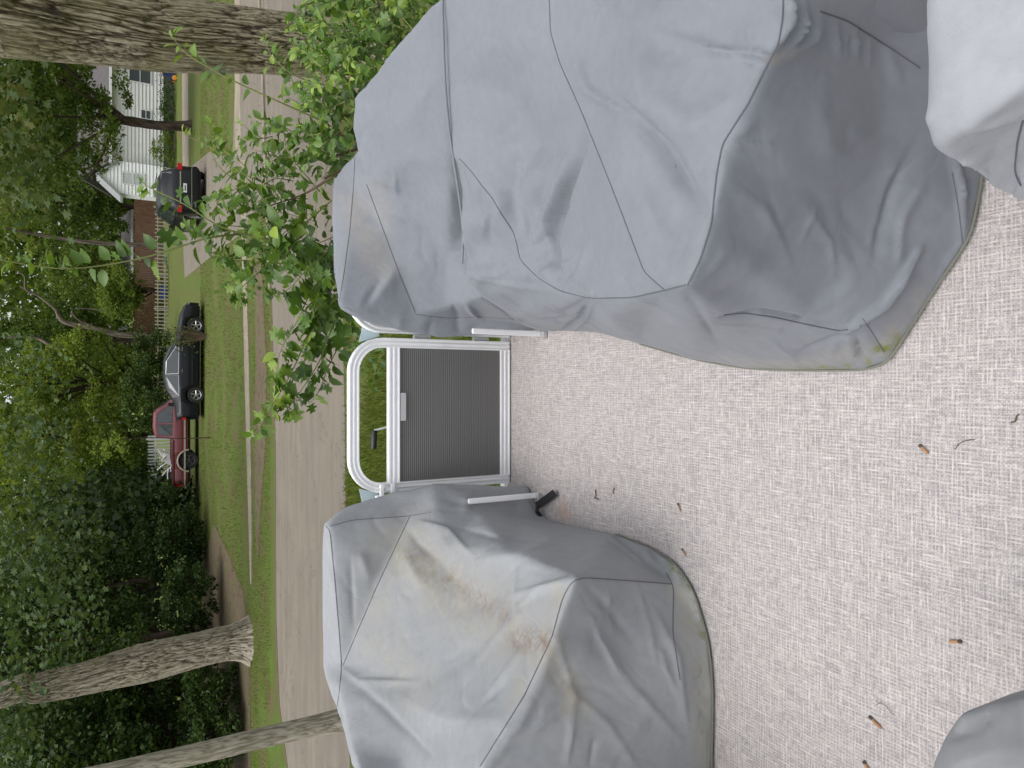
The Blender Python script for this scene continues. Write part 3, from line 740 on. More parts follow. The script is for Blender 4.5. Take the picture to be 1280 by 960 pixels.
# the largest cover
Z0 = .012
hemA2 = [(672, 413, 'z', Z0), (745, 415, 'z', Z0), (800, 430, 'z', Z0), (870, 450, 'z', Z0), (935, 461, 'z', Z0), (1000, 463, 'z', Z0), (1080, 463, 'z', Z0), (1110, 453, 'z', Z0), (1132, 420, 'z', Z0), (1170, 360, 'z', Z0), (1201, 315, 'z', Z0), (1215, 290, 'z', Z0), (1226, 238, 'z', Z0), (1242, 120, 'z', Z0), (1242, -40, 'z', Z0)]
C0 = (858, 358, 'z', .70)
coverC = cover('seat_cover',
    [(553, -40, 'z', .87), (553, 0, 'z', .86), (556, 100, 'z', .81), (562, 170, 'z', .76), (572, 230, 'z', .71), (580, 290, 'z', .66), (577, 340, 'z', .60), (602, 372, 'z', .46), (640, 399, 'z', .24)] + hemA2 +
    [(1120, -40, 'z', .36), (980, -40, 'z', .66), (685, -40, 'z', .75)],
    [[(574, 200, 'z', .74), (600, 232, 'z', .70), (625, 265, 'z', .67), (640, 292, 'z', .62), (648, 325, 'z', .57), (670, 345, 'z', .56), (700, 364, 'z', .57), (740, 373, 'z', .62), (800, 371, 'z', .68), (830, 365, 'z', .695), C0],
     [(685, -40, 'z', .75), (688, 50, 'z', .74), (720, 130, 'z', .74), (760, 220, 'z', .735), (800, 320, 'z', .72), (830, 365, 'z', .695)],
     [(980, -40, 'z', .66), (978, 20, 'z', .67), (965, 68, 'z', .66), (945, 110, 'z', .665), (905, 185, 'z', .675), (893, 250, 'z', .685), (876, 325, 'z', .695), C0],
     [C0, (888, 380, 'z', .58), (905, 395, 'z', .50), (940, 392, 'z', .42), (1000, 402, 'z', .29), (1055, 415, 'z', .19), (1080, 398, 'z', .17), (1140, 322, 'z', .13), (1190, 255, 'z', .08)]],
    [(1000, 250, 'z', .46), (1100, 200, 'z', .26), (1100, 60, 'z', .30), (1000, 60, 'z', .57), (1060, 330, 'z', .27), (950, 330, 'z', .51),
     (640, 120, 'z', .69), (680, 180, 'z', .62), (640, 230, 'z', .65), (700, 290, 'z', .555), (755, 320, 'z', .655), (720, 200, 'z', .68), (610, 300, 'z', .61), (620, 50, 'z', .78), (600, 180, 'z', .73),
     (800, 100, 'z', .76), (840, 200, 'z', .685), (780, 30, 'z', .76), (880, 60, 'z', .69), (850, 290, 'z', .685), (800, 150, 'z', .74), (870, 240, 'z', .668), (820, 60, 'z', .725),
     (760, 400, 'x', .17), (860, 405, 'x', .14), (680, 385, 'x', .25), (930, 425, 'x', .115)],
    [([(738, 376), (720, 392), (660, 402)], 4, .007, 's'), ([(742, 378), (735, 398), (720, 412)], 4, .007, 's'), ([(738, 372), (728, 362), (705, 355)], 4, .008, 's'), ([(742, 372), (770, 362), (790, 345)], 5, .006, 's'), ([(690, 240), (684, 280), (688, 320)], 5, .008, 's'), ([(652, 262), (657, 290), (668, 300)], 4, .007, 's'),
     ([(566, 210), (580, 260), (588, 310)], 4, .006, 's'), ([(580, 342), (620, 340), (650, 330)], 5, .005, 's'), ([(650, 328), (672, 318), (690, 300)], 5, -.006, 's'), ([(680, 348), (700, 330), (720, 322)], 5, .006, 's'), ([(865, 352), (885, 340), (910, 300)], 6, .005, 's'), ([(860, 362), (880, 395), (900, 430)], 6, -.005, 's'),
     ([(905, 185), (930, 175), (970, 180)], 7, .004, 's'), ([(960, 78), (940, 60), (930, 30)], 6, .008, 's'), ([(950, 85), (920, 70), (900, 40)], 6, -.006, 's'), ([(1060, 30), (1055, 75)], 4, .005, 's'), ([(1090, 45), (1085, 90)], 4, .005, 's'), ([(1120, 65), (1128, 110)], 4, .005, 's'), ([(1075, 405), (1110, 370), (1150, 310)], 5, .008, 's'),
     ([(1060, 420), (1068, 445), (1064, 458)], 4, .007, 's'), ([(1090, 418), (1108, 440)], 4, -.006, 'v'), ([(960, 420), (990, 440), (1000, 455)], 6, .004, 's'), ([(1010, 260), (1040, 300), (1045, 350)], 7, .003, 's'), ([(960, 240), (975, 290)], 5, -.004, 'v'), ([(1000, 300), (1018, 262)], 4, .004, 's'),
     ([(735, 180), (712, 240), (694, 300), (704, 352)], 12, -.022, 's'), ([(650, 190), (640, 240), (650, 290)], 13, -.012, 'r'), ([(615, 260), (612, 300), (622, 340)], 8, -.009, 's'), ([(665, 120), (640, 160), (600, 190)], 16, -.010, 'r'), ([(740, 300), (725, 345)], 8, .009, 's'), ([(775, 280), (770, 350)], 9, .007, 'r'), ([(715, 190), (690, 250), (672, 300)], 10, .014, 'r'), ([(660, 250), (664, 300)], 7, -.013, 's'), ([(680, 230), (668, 285)], 8, -.010, 'r'),
     ([(574, 203), (590, 240), (602, 280)], 6, -.012, 's'), ([(602, 235), (600, 275)], 6, -.010, 'v'), ([(560, 200), (578, 270), (594, 338)], 7, .009, 'r'), ([(704, 352), (718, 330), (728, 315)], 4, -.014, 'v'), ([(670, 345), (690, 330)], 6, .010, 's'),
     ([(755, 345), (757, 300)], 3.5, -.005, 'v'), ([(793, 135), (840, 185), (880, 250)], 20, -.020, 's'), ([(800, 120), (870, 160), (940, 110)], 24, .012, 'r'), ([(830, 40), (890, 60), (965, 66)], 10, .012, 's'), ([(720, 60), (740, 110), (790, 140)], 14, .010, 's'),
     ([(985, -10), (988, 20), (968, 62)], 5, .016, 's'), ([(1004, 5), (1000, 40), (985, 58)], 5, .014, 's'), ([(1020, 15), (1015, 50), (980, 66)], 6, .012, 'r'), ([(905, 180), (940, 150)], 9, .007, 'r'),
     ([(590, 420-48), (600, 345), (650, 345)], 7, .006, 'r'), ([(740, 376), (700, 400), (640, 405)], 8, -.009, 's'), ([(738, 378), (728, 400), (705, 415)], 6, -.010, 's'), ([(577, 340), (640, 352), (700, 365)], 7, .007, 's'),
     ([(1040, 20), (1050, 70)], 6, .009, 's'), ([(1070, 30), (1072, 70)], 7, .009, 's'), ([(1110, 60), (1116, 100)], 5, .007, 'r'), ([(1090, 320), (1110, 240), (1140, 180)], 14, -.007, 's'), ([(1120, 330), (1125, 270), (1150, 230)], 12, .006, 's'),
     ([(905, 395), (950, 388), (1010, 400), (1055, 415)], 6, -.018, 's'), ([(905, 300), (940, 340), (1010, 380)], 26, .008, 'r'), ([(1055, 415), (1100, 380), (1150, 310)], 6, .014, 's'), ([(1000, 440), (1040, 425), (1075, 420)], 5, -.010, 'v'),
     ([(1075, 425), (1080, 450)], 5, -.012, 's'), ([(1045, 430), (1040, 450)], 6, .010, 's'), ([(920, 230), (960, 260), (990, 330)], 16, .003, 's'), ([(1020, 120), (1040, 200)], 20, .006, 'r'), ([(800, 230), (830, 300)], 16, .006, 'r'), ([(890, 372), (950, 345)], 12, -.007, 'r'), ([(1190, 180), (1205, 240), (1206, 300)], 7, .012, 's')],
    [([(574, 198), (590, 215), (602, 232), (615, 247), (625, 265), (642, 290), (646, 305), (650, 325), (672, 347), (700, 364), (738, 373), (790, 372), (835, 362), (857, 356)], .0026),
     ([(686, -20), (688, 40), (700, 80), (725, 135), (760, 222), (790, 300), (805, 340), (830, 362)], .0024),
     ([(980, -20), (978, 25), (973, 55), (962, 75), (935, 130), (903, 180), (896, 215), (889, 280), (875, 325), (859, 357)], .0026),
     ([(905, 394), (930, 391), (970, 397), (1020, 408), (1050, 414), (1060, 412)], .0026), ([(1025, 14), (1060, 26), (1110, 58), (1150, 85)], .0026), ([(1078, 398), (1090, 415), (1105, 440)], .0018), ([(1190, 215), (1198, 260), (1204, 310)], .0018)],
    CLOTH, 'largest blue-grey cover hanging to the carpet in deep folds', centre=(.75, 1.5), seed=5, smooth=20, hem=[hemA2[2:-1]],
    moss=[([(1098, 440), (1115, 435), (1124, 425)], 8, 1.4), ([(1000, 459), (1070, 460)], 4, 1.1), ([(940, 459), (1000, 460)], 4, .7), ([(1085, 452), (1105, 448)], 6, 1.0)], dirt=[([(880, 458), (1000, 455), (1100, 440), (1150, 370)], 11, .35), ([(965, 75), (985, 65)], 6, .5)])
q = [P(553, -30, 'z', .866), P(553, 0, 'z', .866), P(555.5, 100, 'z', .817), P(562, 170, 'z', .767), P(572, 230, 'z', .717), P(580, 290, 'z', .668), P(577, 338, 'z', .608)]
q = [v - coverC.location for v in q]; out = []
for a_, b_ in zip(q, q[1:]): out += [a_.lerp(b_, i/5) for i in range(5)]
for k_ in range(5): out = [out[0]] + [(x_+y_*2+z_)/4 for x_, y_, z_ in zip(out, out[1:], out[2:])] + [out[-1]]
MB().tube(out, .0042, 8).build('hem', CLOTH, coverC, smooth=True)

# seat near the camera, starboard
cover('seat_cover',
    [(1147, -60, 'z', .74), (1146, 60, 'z', .735), (1145, 145, 'z', .725), (1151, 172, 'z', .71), (1168, 190, 'z', .69), (1225, 236, 'z', .52), (1282, 266, 'z', .36), (1345, 290, 'z', .22), (1500, 300, 'z', .1), (1560, -60, 'z', .70)],
    [[(1151, 172, 'z', .71), (1200, 150, 'z', .715), (1300, 105, 'z', .72)]],
    [(1200, 60, 'z', .745), (1260, 20, 'z', .75), (1230, 200, 'z', .56), (1300, 180, 'z', .50), (1180, 30, 'z', .745), (1230, 110, 'z', .735)],
    [([(1160, 185), (1200, 155), (1270, 118)], 16, .010, 'r'), ([(1200, 60), (1240, 90), (1280, 90)], 24, -.006, 'r'), ([(1190, 200), (1240, 190)], 12, .006, 's'), ([(1220, 150), (1280, 140)], 14, .007, 's')],
    [([(1279, 150), (1272, 175), (1268, 215), (1276, 232)], .0022)],
    CLOTHL, 'bright grey cover corner nearest the camera beside the largest cover', centre=(.55, .3), seed=14, smooth=40, inset=.02)
# seat near the camera, port
cover('seat_cover',
    [(1152, 1010, 'z', .60), (1156, 960, 'z', .60), (1170, 925, 'z', .605), (1185, 895, 'z', .60), (1225, 880, 'z', .575), (1282, 872, 'z', .55), (1400, 868, 'z', .42), (1500, 880, 'z', .30), (1500, 1100, 'z', .45), (1200, 1100, 'z', .60)],
    [], [(1230, 930, 'z', .60), (1300, 960, 'z', .56), (1205, 1000, 'z', .61)],
    [([(1180, 920), (1215, 905), (1240, 890)], 10, -.008, 's'), ([(1190, 960), (1240, 940), (1290, 935)], 14, .008, 'r'), ([(1186, 898), (1172, 925)], 6, -.004, 'r')],
    [], CLOTHD, 'dark grey rounded cover at the port edge nearest the camera', centre=(-.8, .3), seed=21, smooth=40, inset=.02)

# ------------------------------------------------------------------ crank handle of the trailer jack beyond the gate
a = pY(540, 533, 3.35); b = pY(487, 533, 3.35); c = pY(468, 538, 3.35); d = pY(467, 561, 3.35)
jk = empty('trailer_jack', (a.x, a.y, 0)); tag(jk, 'white cranked jack handle with black grip beyond the gate', 'jack')
o_ = jk.location
m = MB(); m.tube([Vector((a.x, a.y, .1))-o_, Vector((a.x, a.y, 1.05))-o_], .03, 12); m.build('post', ALU, jk, smooth=True)
m = MB(); m.tube([Vector((a.x, a.y, 1.0))-o_, a-o_, b.lerp(a, .1)-o_, b-o_, c-o_+Vector((0, 0, -.002)), c-o_+Vector((-.015, 0, 0))], .0055, 8); m.build('crank_arm', WHITE, jk, smooth=True)
m = MB(); m.tube([c-o_, c.lerp(d, .08)-o_, c.lerp(d, .5)-o_, c.lerp(d, .92)-o_, d-o_], .015, 12, rr=[.012, .015, .0155, .015, .012]); m.build('grip', BLACKP, jk, smooth=True)

# ------------------------------------------------------------------ seed pods and twigs on the carpet
TWIG = plain('dead_twig', (.10, .07, .05), .8); POD = plain('seed_pod', (.36, .20, .10), .7, var=.3, scale=60); PODD = plain('pod_tip', (.07, .055, .045), .8)
def pod(p1, p2, r, lab):
    a, b = pZ(*p1, DZ+.004), pZ(*p2, DZ+.004); o = empty('seed_pod', tuple(a)); tag(o, lab, 'seed pod', 'debris on the carpet')
    d = b - a; MB().tube([Vector((0, 0, 0)), d*.12, d*.3], r, 8, rr=[r*.7, r*1.15, r*.8]).build('tip', PODD, o, smooth=True)
    MB().tube([d*.28, d*.5+Vector((0, 0, r*.3)), d*.8, d], r, 8, rr=[r*.8, r, r*.95, r*.5]).build('husk', POD, o, smooth=True)
def twig(pts, r, lab):
    q = [pZ(x, y, DZ+.003+.004*(i % 2)) for i, (x, y) in enumerate(pts)]; org = q[0]
    o = MB().tube([v-org for v in q], r, 6).build('twig', TWIG, smooth=True); o.location = org; tag(o, lab, 'twig', 'debris on the carpet')
pod((1149, 556), (1160, 567), .0042, 'short tan seed pod with dark tip in front of the curved hair-thin stem')
pod((1202, 802), (1186, 802), .0042, 'beige seed pod lying alone to the right of the dark port cover')
pod((1086, 895), (1102, 911), .0042, 'longest rust-brown seed pod on the carpet near the dark port cover')
pod((1079, 951), (1088, 966), .0045, 'brown seed pod with black tip at the port edge of the view')
pod((847, 629), (851, 639), .0032, 'small brown pod on the carpet off the port lounge, nearer the gate')
pod((852, 686), (857, 694), .0032, 'small reddish pod lying closest to the port lounge cover')
twig([(744, 612), (745, 619), (743, 622), (748, 624)], .0022, 'dark curled twig on the carpet close to the gate')
twig([(768, 610), (766, 614), (767, 617)], .002, 'tiny dark stub of twig beside the curled twig')
twig([(1264, 528), (1269, 527), (1271, 520), (1273, 518)], .0018, 'dark hooked twig with knobs nearest the viewer on the carpet')
twig([(1194, 562), (1198, 555), (1206, 551), (1219, 549)], .0009, 'hair-thin curved stem on the carpet in the middle of the deck')
twig([(1096, 881), (1100, 878), (1107, 882), (1113, 890), (1118, 894)], .0008, 'hair-thin wavy stem beside the longest brown pod')

# ------------------------------------------------------------------ big trunks
def px_path(pts):   # (tx, ty, halfwidth px, Y)
    out, rad = [], []
    for tx, ty, hw, Y in pts:
        p = pY(tx, ty, Y); out.append(p); rad.append(hw/F * (p - Vector((0, 0, CZ))).dot(FWD))
    return out, rad
def tree_obj(name, label, path, rad, mat, **kw):
    base = Vector((path[0].x, path[0].y, 0)); o = empty(name, tuple(base)); tag(o, label, 'tree')
    trunk_obj('trunk', [p-base for p in path], rad, mat, o, **kw); return o, base
def crown(o, base, C, size, mat, tpl=TQ, flat=.3, name='crown', dirs=None):
    V, Fc, t = leaves(C - np.array(base), size, tpl, flat, dirs)
    return link(name, npmesh(name, V, Fc, False, {'tint': t}), mat, o)

path, rad = px_path([(400, 60, 37, 8.6), (300, 50, 38, 8.55), (200, 42, 43, 8.5), (100, 26, 50, 8.45), (0, 6, 62, 8.4)])
g0 = path[0].copy(); g0.z = 0; g0.x += .05
big, bb = tree_obj('street_tree', 'massive grey-brown trunk with furrowed bark at the right of the boat', [g0, path[0], path[1], path[2], path[3], path[4], path[4]+Vector((-.15, 0, 1.4))],
                   [.46, rad[0], rad[1], rad[2], rad[3], rad[4], .40], BARK, seg=360, rows=600, groove=.11, gfreq=19, flare=.3, seed=2)
top = path[4]
for i, (dx, dy, dz, r) in enumerate([(-1.6, .3, 3.2, .24), (1.2, .8, 3.4, .26), (.6, -1.0, 3.0, .2)]):
    trunk_obj('limb', [top-bb+Vector((0, 0, .2)), top-bb+Vector((dx*.3, dy*.3, dz*.45)), top-bb+Vector((dx, dy, dz))], [r*1.3, r, r*.6], BARK, big, seg=24, rows=24, seed=i)
C, _ = crown_points(5000, (top.x+1, 9.8, 8.8), (3.6, 3.0, 2.0), 90, .8, 5)
crown(big, bb, C, .13, LEAF_DARK)
# its drooping sprays just inside the top of the view
def spray(o, base, boxes, mat, size, tpl, name='foliage'):
    CC = []
    for (tx0, tx1, ty0, ty1, Y0, Y1, n) in boxes:
        k = max(3, n//22)
        cx, cy, cY = rng.uniform(tx0, tx1, k), rng.uniform(ty0, ty1, k), rng.uniform(Y0, Y1, k)
        for x, y, yy in zip(cx, cy, cY):
            p = np.array(pY(x, y, yy)); q = rng.normal(size=(n//k, 3))*np.array([.22, .3, .16]) * (yy/9)
            CC.append(p+q)
    return crown(o, base, np.concatenate(CC), size, mat, tpl, .6, name)
spray(big, bb, [(-30, 45, 132, 215, 9, 10.5, 260), (-30, 62, 190, 262, 9.5, 11, 230), (-30, 8, 60, 130, 9, 10.5, 90)], LEAF_BLUE, .11, LOBED, 'drooping_spray')

path, rad = px_path([(312, 801, 24, 18.6), (285, 804, 20.5, 18.6), (180, 829, 24, 18.5), (100, 849, 20, 18.4), (45, 861, 18, 18.3), (0, 871, 17, 18.2)])
g0 = path[0].copy(); g0.z = 0
oak, ob = tree_obj('oak_tree', 'thick leaning trunk rooted in the grass strip across the street', [g0, path[1], path[2], path[3], path[4], path[5], path[5]+Vector((-1.2, .1, 3))],
                   [rad[0]*1.08, rad[1], rad[2], rad[3], rad[4], rad[5], .28], BARK2, seg=170, rows=320, groove=.10, gfreq=14, flare=.16, seed=5)
spray(oak, ob, [(-60, 110, 640, 800, 17, 20, 1500), (-60, 90, 450, 640, 17, 21, 900), (-60, 40, 880, 980, 17, 19, 500), (-60, 25, 800, 900, 16.8, 17.8, 160)], LEAF_BLUE, .14, LOBED)
path, rad = px_path([(418, 901, 12.5, 9.55), (300, 929, 12.5, 9.5), (150, 964, 12.5, 9.45), (0, 1000, 12.5, 9.4)])
g0 = path[0].copy(); g0.z = 0
pale, pb = tree_obj('pale_tree', 'slim pale trunk standing near the port cover on this side of the street', [g0]+path+[path[3]+Vector((-.2, 0, 3))], [.15, rad[0], rad[1], rad[2], rad[3], .1], BARK3, seg=48, rows=160, groove=.035, gfreq=7, flare=.25, seed=9)
C, _ = crown_points(1500, (path[3].x-.6, 9.4, 8.5), (2.2, 2.0, 1.2), 50, .6, 6); crown(pale, pb, C, .13, LEAF_DARK)

path, rad = px_path([(239, 158, 6.5, 36), (200, 157, 5.5, 36), (165, 152, 6, 36), (120, 145, 4, 36)])
g0 = path[0].copy(); g0.z = 0
mp, mb_ = tree_obj('maple_tree', 'dark dense tree with a straight trunk on the lawn before the white house', [g0]+path, [rad[0]*1.2]+rad, BARKD, seg=16, rows=24, flare=.15, seed=4)
px_ = path[0].x
for k in range(9):
    an = k*2.4; r_ = 1.6+rng.random()*1.4; st = path[2]-mb_; e_ = st + Vector((math.cos(an)*r_, math.sin(an)*r_, 1.2+rng.random()*2.5))
    trunk_obj('limb', [st+Vector((0, 0, rng.random())), st.lerp(e_, .5)+Vector((0, 0, .2)), e_], [.09, .06, .03], BARKD, mp, seg=8, rows=8)
C, _ = crown_points(34000, (px_+.2, 36, 6.9), (4.0, 3.6, 4.6), 210, .62, 12, low=-.98, shell=.35)
crown(mp, mb_, C, .15, LEAF_MID)

# ------------------------------------------------------------------ trees and bushes behind the lawns
def back_tree(name, label, ty, Y, zc, rx, rz, n, size, mat, seed, clumps=90, cs=.7, tr=.14, tmat=BARKD, group=None, shell=.35, cat='tree'):
    x = (480-ty)/F*(Y*cs_ + sn*(CZ-1)); base = Vector((x, Y, 0)); o = empty(name, tuple(base)); tag(o, label, cat, group)
    r = random.Random(seed)
    if tr:
        pth = [Vector((0, 0, 0)), Vector((r.uniform(-.3, .3), 0, zc*.5)), Vector((r.uniform(-.6, .6), 0, zc))]
        trunk_obj('trunk', pth, [tr*1.2, tr, tr*.6], tmat, o, seg=12, rows=16, seed=seed)
    C, cc = crown_points(n, (x, Y, zc), (rx, rx*.8, rz), clumps, cs, seed, low=-.98, shell=shell)
    C = C[C[:, 2] > .05]
    if tr and ty != 305:
        m = MB()
        for c_ in cc[::max(1, clumps//14)]:
            e = Vector(c_)-base; s_ = Vector((0, 0, max(.3, min(zc, e.z*.6))))
            m.tube([s_, s_.lerp(e, .5)+Vector((0, 0, .15)), e], .05, 5, rr=[tr*.5, tr*.3, .015])
        m.build('limbs', tmat, o)
    crown(o, base, C, size, mat); return o
cs_ = cs
GB = 'trees behind the far lawns'
BARKG = bark_mat('bark_grey', (.07, .058, .045), (.16, .13, .10), (.25, .21, .165))
T = [ # ty, Y, zc, rx, rz, n, size, mat, label
 (40, 58, 8, 5, 5.5, 9000, .24, LEAF_DARK, 'dark tree rising behind the white house beyond the thick street trunk'),
 (150, 62, 10, 5, 5, 9000, .24, LEAF_DARK, 'dark tree crown rising over the middle of the white house roof'),
 (262, 66, 7.0, 3.6, 5.2, 9000, .22, LEAF_MID, 'mid green tree behind the gap between house wing and brown fence'),
 (305, 63, 10.5, 2.2, 2.2, 2600, .22, LEAF_LIGHT, 'thin crowned tree with tall pale trunk behind the brown fence'),
 (352, 70, 5.2, 3.4, 3.4, 6500, .22, LEAF_MID, 'loose tree with sky showing over it behind the middle of the brown fence'),
 (332, 76, 8.2, 3.2, 3.0, 5000, .24, LEAF_MID, 'farthest loose tree whose top lets white sky through'),
 (366, 57, 3.0, 2.1, 1.5, 6500, .17, LEAF_LIGHT, 'bright yellow-green bushy tree leaning over the brown fence'),
 (425, 62, 7.4, 3.8, 4.6, 11000, .22, LEAF_MID, 'leafy tree over the end of the brown fence with bare limbs in front'),
 (478, 46, 5.4, 2.8, 4.2, 12000, .17, LEAF_LIGHT, 'green tree standing straight behind the dark sedan'),
 (540, 48, 6.6, 3.2, 5.4, 13000, .18, LEAF_LIGHT, 'lighter green tree behind the cab of the red pickup'),
 (600, 44, 6.0, 3.2, 5.2, 13000, .17, LEAF_LIGHT, 'tall green tree behind the bed of the red pickup'),
 (665, 38, 6.0, 3.0, 5.0, 13000, .16, LEAF_MID, 'green tree at the left end of the parked cars where the woods begin'),
 (730, 30, 5.2, 2.6, 3.6, 11000, .15, LEAF_DARK, 'dark tree in the woods to the right of the leaning oak'),
 (790, 27, 5.4, 2.6, 3.8, 11000, .15, LEAF_DARK, 'dark tree in the woods directly behind the leaning oak'),
 (850, 23, 3.2, 2.0, 2.9, 10000, .13, LEAF_DARK, 'dark leafy tree just left of the leaning oak'),
 (925, 21.5, 3.0, 2.2, 2.8, 10000, .13, LEAF_DARK, 'dark leafy tree seen behind the slim pale trunk'),
 (1010, 20, 3.2, 2.4, 2.8, 8000, .13, LEAF_DARK, 'dark leafy tree at the far left end of the woods'),
]
for i, (ty, Y, zc, rx, rz, n, size, mat, lab) in enumerate(T):
    back_tree('woodland_tree', lab, ty, Y, zc, rx, rz, n, size, mat, 40+i, clumps=110 if n > 5000 else 30, cs=.26*rx, tr=.16 if Y > 40 else .12, tmat=BARKG if ty == 305 else BARKD, group=GB)
BU = [(448, 44, 1.3, 1.6, 1.2, 4000, .14, LEAF_DARK, 'brownish dark bush behind the sedan roof'),
      (500, 42, 1.6, 1.8, 1.5, 5000, .14, LEAF_DARK, 'dark bush between the sedan and the pickup cab'),
      (575, 42.8, 2.6, 2.0, 1.5, 5000, .14, LEAF_MID, 'green bush growing over the white pickets behind the pickup bed'),
      (640, 33, 1.5, 1.7, 1.5, 6000, .12, LEAF_DARK, 'dark bush beyond the tail of the red pickup'),
      (690, 29, 1.3, 1.5, 1.3, 5000, .12, LEAF_DARK, 'low dark bush where the lawn runs under the woods'),
      (750, 24.5, 1.0, 1.2, .9, 4000, .11, LEAF_DARK, 'low leafy bush touching the right side of the leaning oak'),
      (865, 20.5, .8, .9, .8, 4000, .10, LEAF_DARK, 'low bush at the foot of the woods left of the leaning oak'),
      (940, 19.5, .8, 1.0, .8, 4000, .10, LEAF_DARK, 'low bush at the foot of the woods behind the slim pale trunk'),
      (60, 47.6, .45, 2.2, .5, 2600, .10, LEAF_DARK, 'low planting along the house foundation beside the thick street trunk'),
      (130, 47.8, .45, 2.0, .45, 2400, .10, LEAF_DARK, 'low planting along the house foundation right of the maple trunk'),
      (188, 47.4, .6, 1.2, .8, 2200, .10, LEAF_MID, 'taller planting at the house corner behind the black car')]
for i, (ty, Y, zc, rx, rz, n, size, mat, lab) in enumerate(BU):
    back_tree('bush', lab, ty, Y, zc, rx, rz, n, size, mat, 80+i, clumps=40, cs=.3*rx, tr=0, group='bushes along the far side', cat='bush')
# bare limbs before the woodland
def limb_tree(name, lab, paths, Y, mat):
    p0, r0 = px_path([(a, b, c, Y) for a, b, c in paths[0]]); g = p0[0].copy(); g.z = 0
    o = empty(name, tuple(g)); tag(o, lab, 'tree')
    r0 = [q*.6 for q in r0]
    trunk_obj('trunk', [Vector((0, 0, 0))]+[p-g for p in p0], [r0[0]*1.2]+r0, mat, o, seg=14, rows=40, seed=3)
    for q in paths[1:]:
        pp, rr = px_path([(a, b, c, Y-.1) for a, b, c in q]); trunk_obj('limb', [p-g for p in pp], [q*.65 for q in rr], mat, o, seg=8, rows=24)
    return o, g
limb_tree('bare_limbed_tree', 'grey trunk with bare crooked limbs among the leaves behind the dark sedan', [[(150, 418, 6, 0), (118, 410, 5, 0), (80, 402, 6, 0), (68, 386, 2.5, 0), (45, 368, 2, 0), (25, 358, 1.6, 0)] and [(150, 418, 6), (118, 410, 5), (80, 402, 5), (68, 386, 2.5), (45, 368, 2), (25, 358, 1.6)],
    [(128, 412, 3), (98, 400, 1.6), (92, 386, 1.3), (130, 388, 1)], [(45, 368, 1.6), (32, 362, 1.2), (30, 345, 1), (20, 340, .8)], [(88, 437, 4), (66, 433, 4), (50, 424, 3), (30, 421, 2.5), (8, 422, 1.8)]], 52, BARKG)
o, g_ = limb_tree('sapling', 'slender bare-stemmed sapling standing in front of the red pickup', [[(266, 547, 1.5), (225, 548, 1.0), (186, 547, .8), (150, 549, .6)]], 27.6, BARKD)
C, _ = crown_points(350, (g_.x, 27.6, 3.2), (.6, .6, .7), 20, .25, 7); crown(o, g_, C, .09, LEAF_LIGHT)
# twiggy weeds before the sedan door
g_ = pZ(258, 421, 0); o = empty('tall_weed', tuple(g_)); tag(o, 'brown twiggy weed hiding part of the dark sedan', 'weed'); m = MB()
for k in range(46):
    a = rng.uniform(-.22, .22, 2); e = Vector((a[0]*2.0, a[1], rng.uniform(.5, 1.5))); m.tube([Vector((a[0]*.4, a[1]*.4, 0)), e*.5+Vector((.03, 0, 0)), e], .012, 4, rr=[.014, .01, .004])
m.build('stems', plain('dry_stem', (.16, .11, .07), .9), o)
C = np.array([g_.x, g_.y, .9]) + rng.normal(size=(260, 3))*np.array([.25, .15, .4]); crown(o, g_, C, .09, LEAF_MID)

# masses behind: far woods, understorey with shade painted into its leaf colour
def mass(name, n, x0, x1, y0, y1, z0, z1, size, mat, topn=0.0):
    x = rng.uniform(x0, x1, n); y = rng.uniform(y0, y1, n)
    hh = np.array([z1*(.72 + .55*noise.noise(Vector((a*.09, b*.09, 3)))) for a, b in zip(x, y)])
    z = z0 + (hh-z0)*rng.random(n)**.8
    V, Fc, t = leaves(np.stack([x, y, z], 1), size, TQ, .1)
    o = link(name, npmesh(name, V, Fc, False, {'tint': t}), mat); tag(o, kind='stuff'); return o
o = mass('far_woods', 85000, -100, 100, 84, 110, 0, 25, .85, LEAF_MID); tag(o, 'far-off wood closing the view behind fences and house', 'wood')
o = mass('understorey', 26000, -34, -4.2, 31, 42, 0, 8.5, .30, LEAF_SHADED); tag(o, 'dark tangled understorey filling the woods left of the cars', 'undergrowth')
o = mass('understorey', 16000, -34, -8.8, 23, 30, 0, 6.0, .22, LEAF_SHADED); tag(o, 'shadowy nearer undergrowth behind the leaning oak', 'undergrowth')
o = mass('ground_cover', 9000, -2, 9, 62.2, 66, 0, 1.1, .14, LEAF_LIGHT); tag(o, 'weeds along the foot of the brown fence', 'weeds')

# ------------------------------------------------------------------ grass
GRASS = leaf_mat('grass_blade', [(.13, .115, .04), (.145, .195, .034), (.22, .28, .06)], .3)
def inside(C, pg):
    x, y = C[:, 0], C[:, 1]; c = np.zeros(len(C), bool); n = len(pg)
    for i in range(n):
        x0, y0 = pg[i]; x1, y1 = pg[(i+1) % n]
        if y0 != y1: c ^= ((y0 > y) != (y1 > y)) & (x < (x1-x0)*(y-y0)/(y1-y0) + x0)
    return c
NOGRASS = [[gp(329, -60), gp(332, 130), gp(334, 235), gp(306, 290), gp(268, 318), gp(231, 348), gp(229, 300), gp(231, 215), gp(262, 190), gp(291, 198), gp(296, 60), gp(297, -60)],
           s0 + s1[::-1], near_e + far_e[::-1], v0 + v1[::-1],
           [gp(301, -40), gp(301, 60), gp(302, 195), gp(295, 195), gp(294, 60), gp(294, -40)], [gp(312, 960), gp(311, 800), gp(303, 740), gp(285, 690), gp(268, 655), gp(255, 700), gp(255, 960)]]
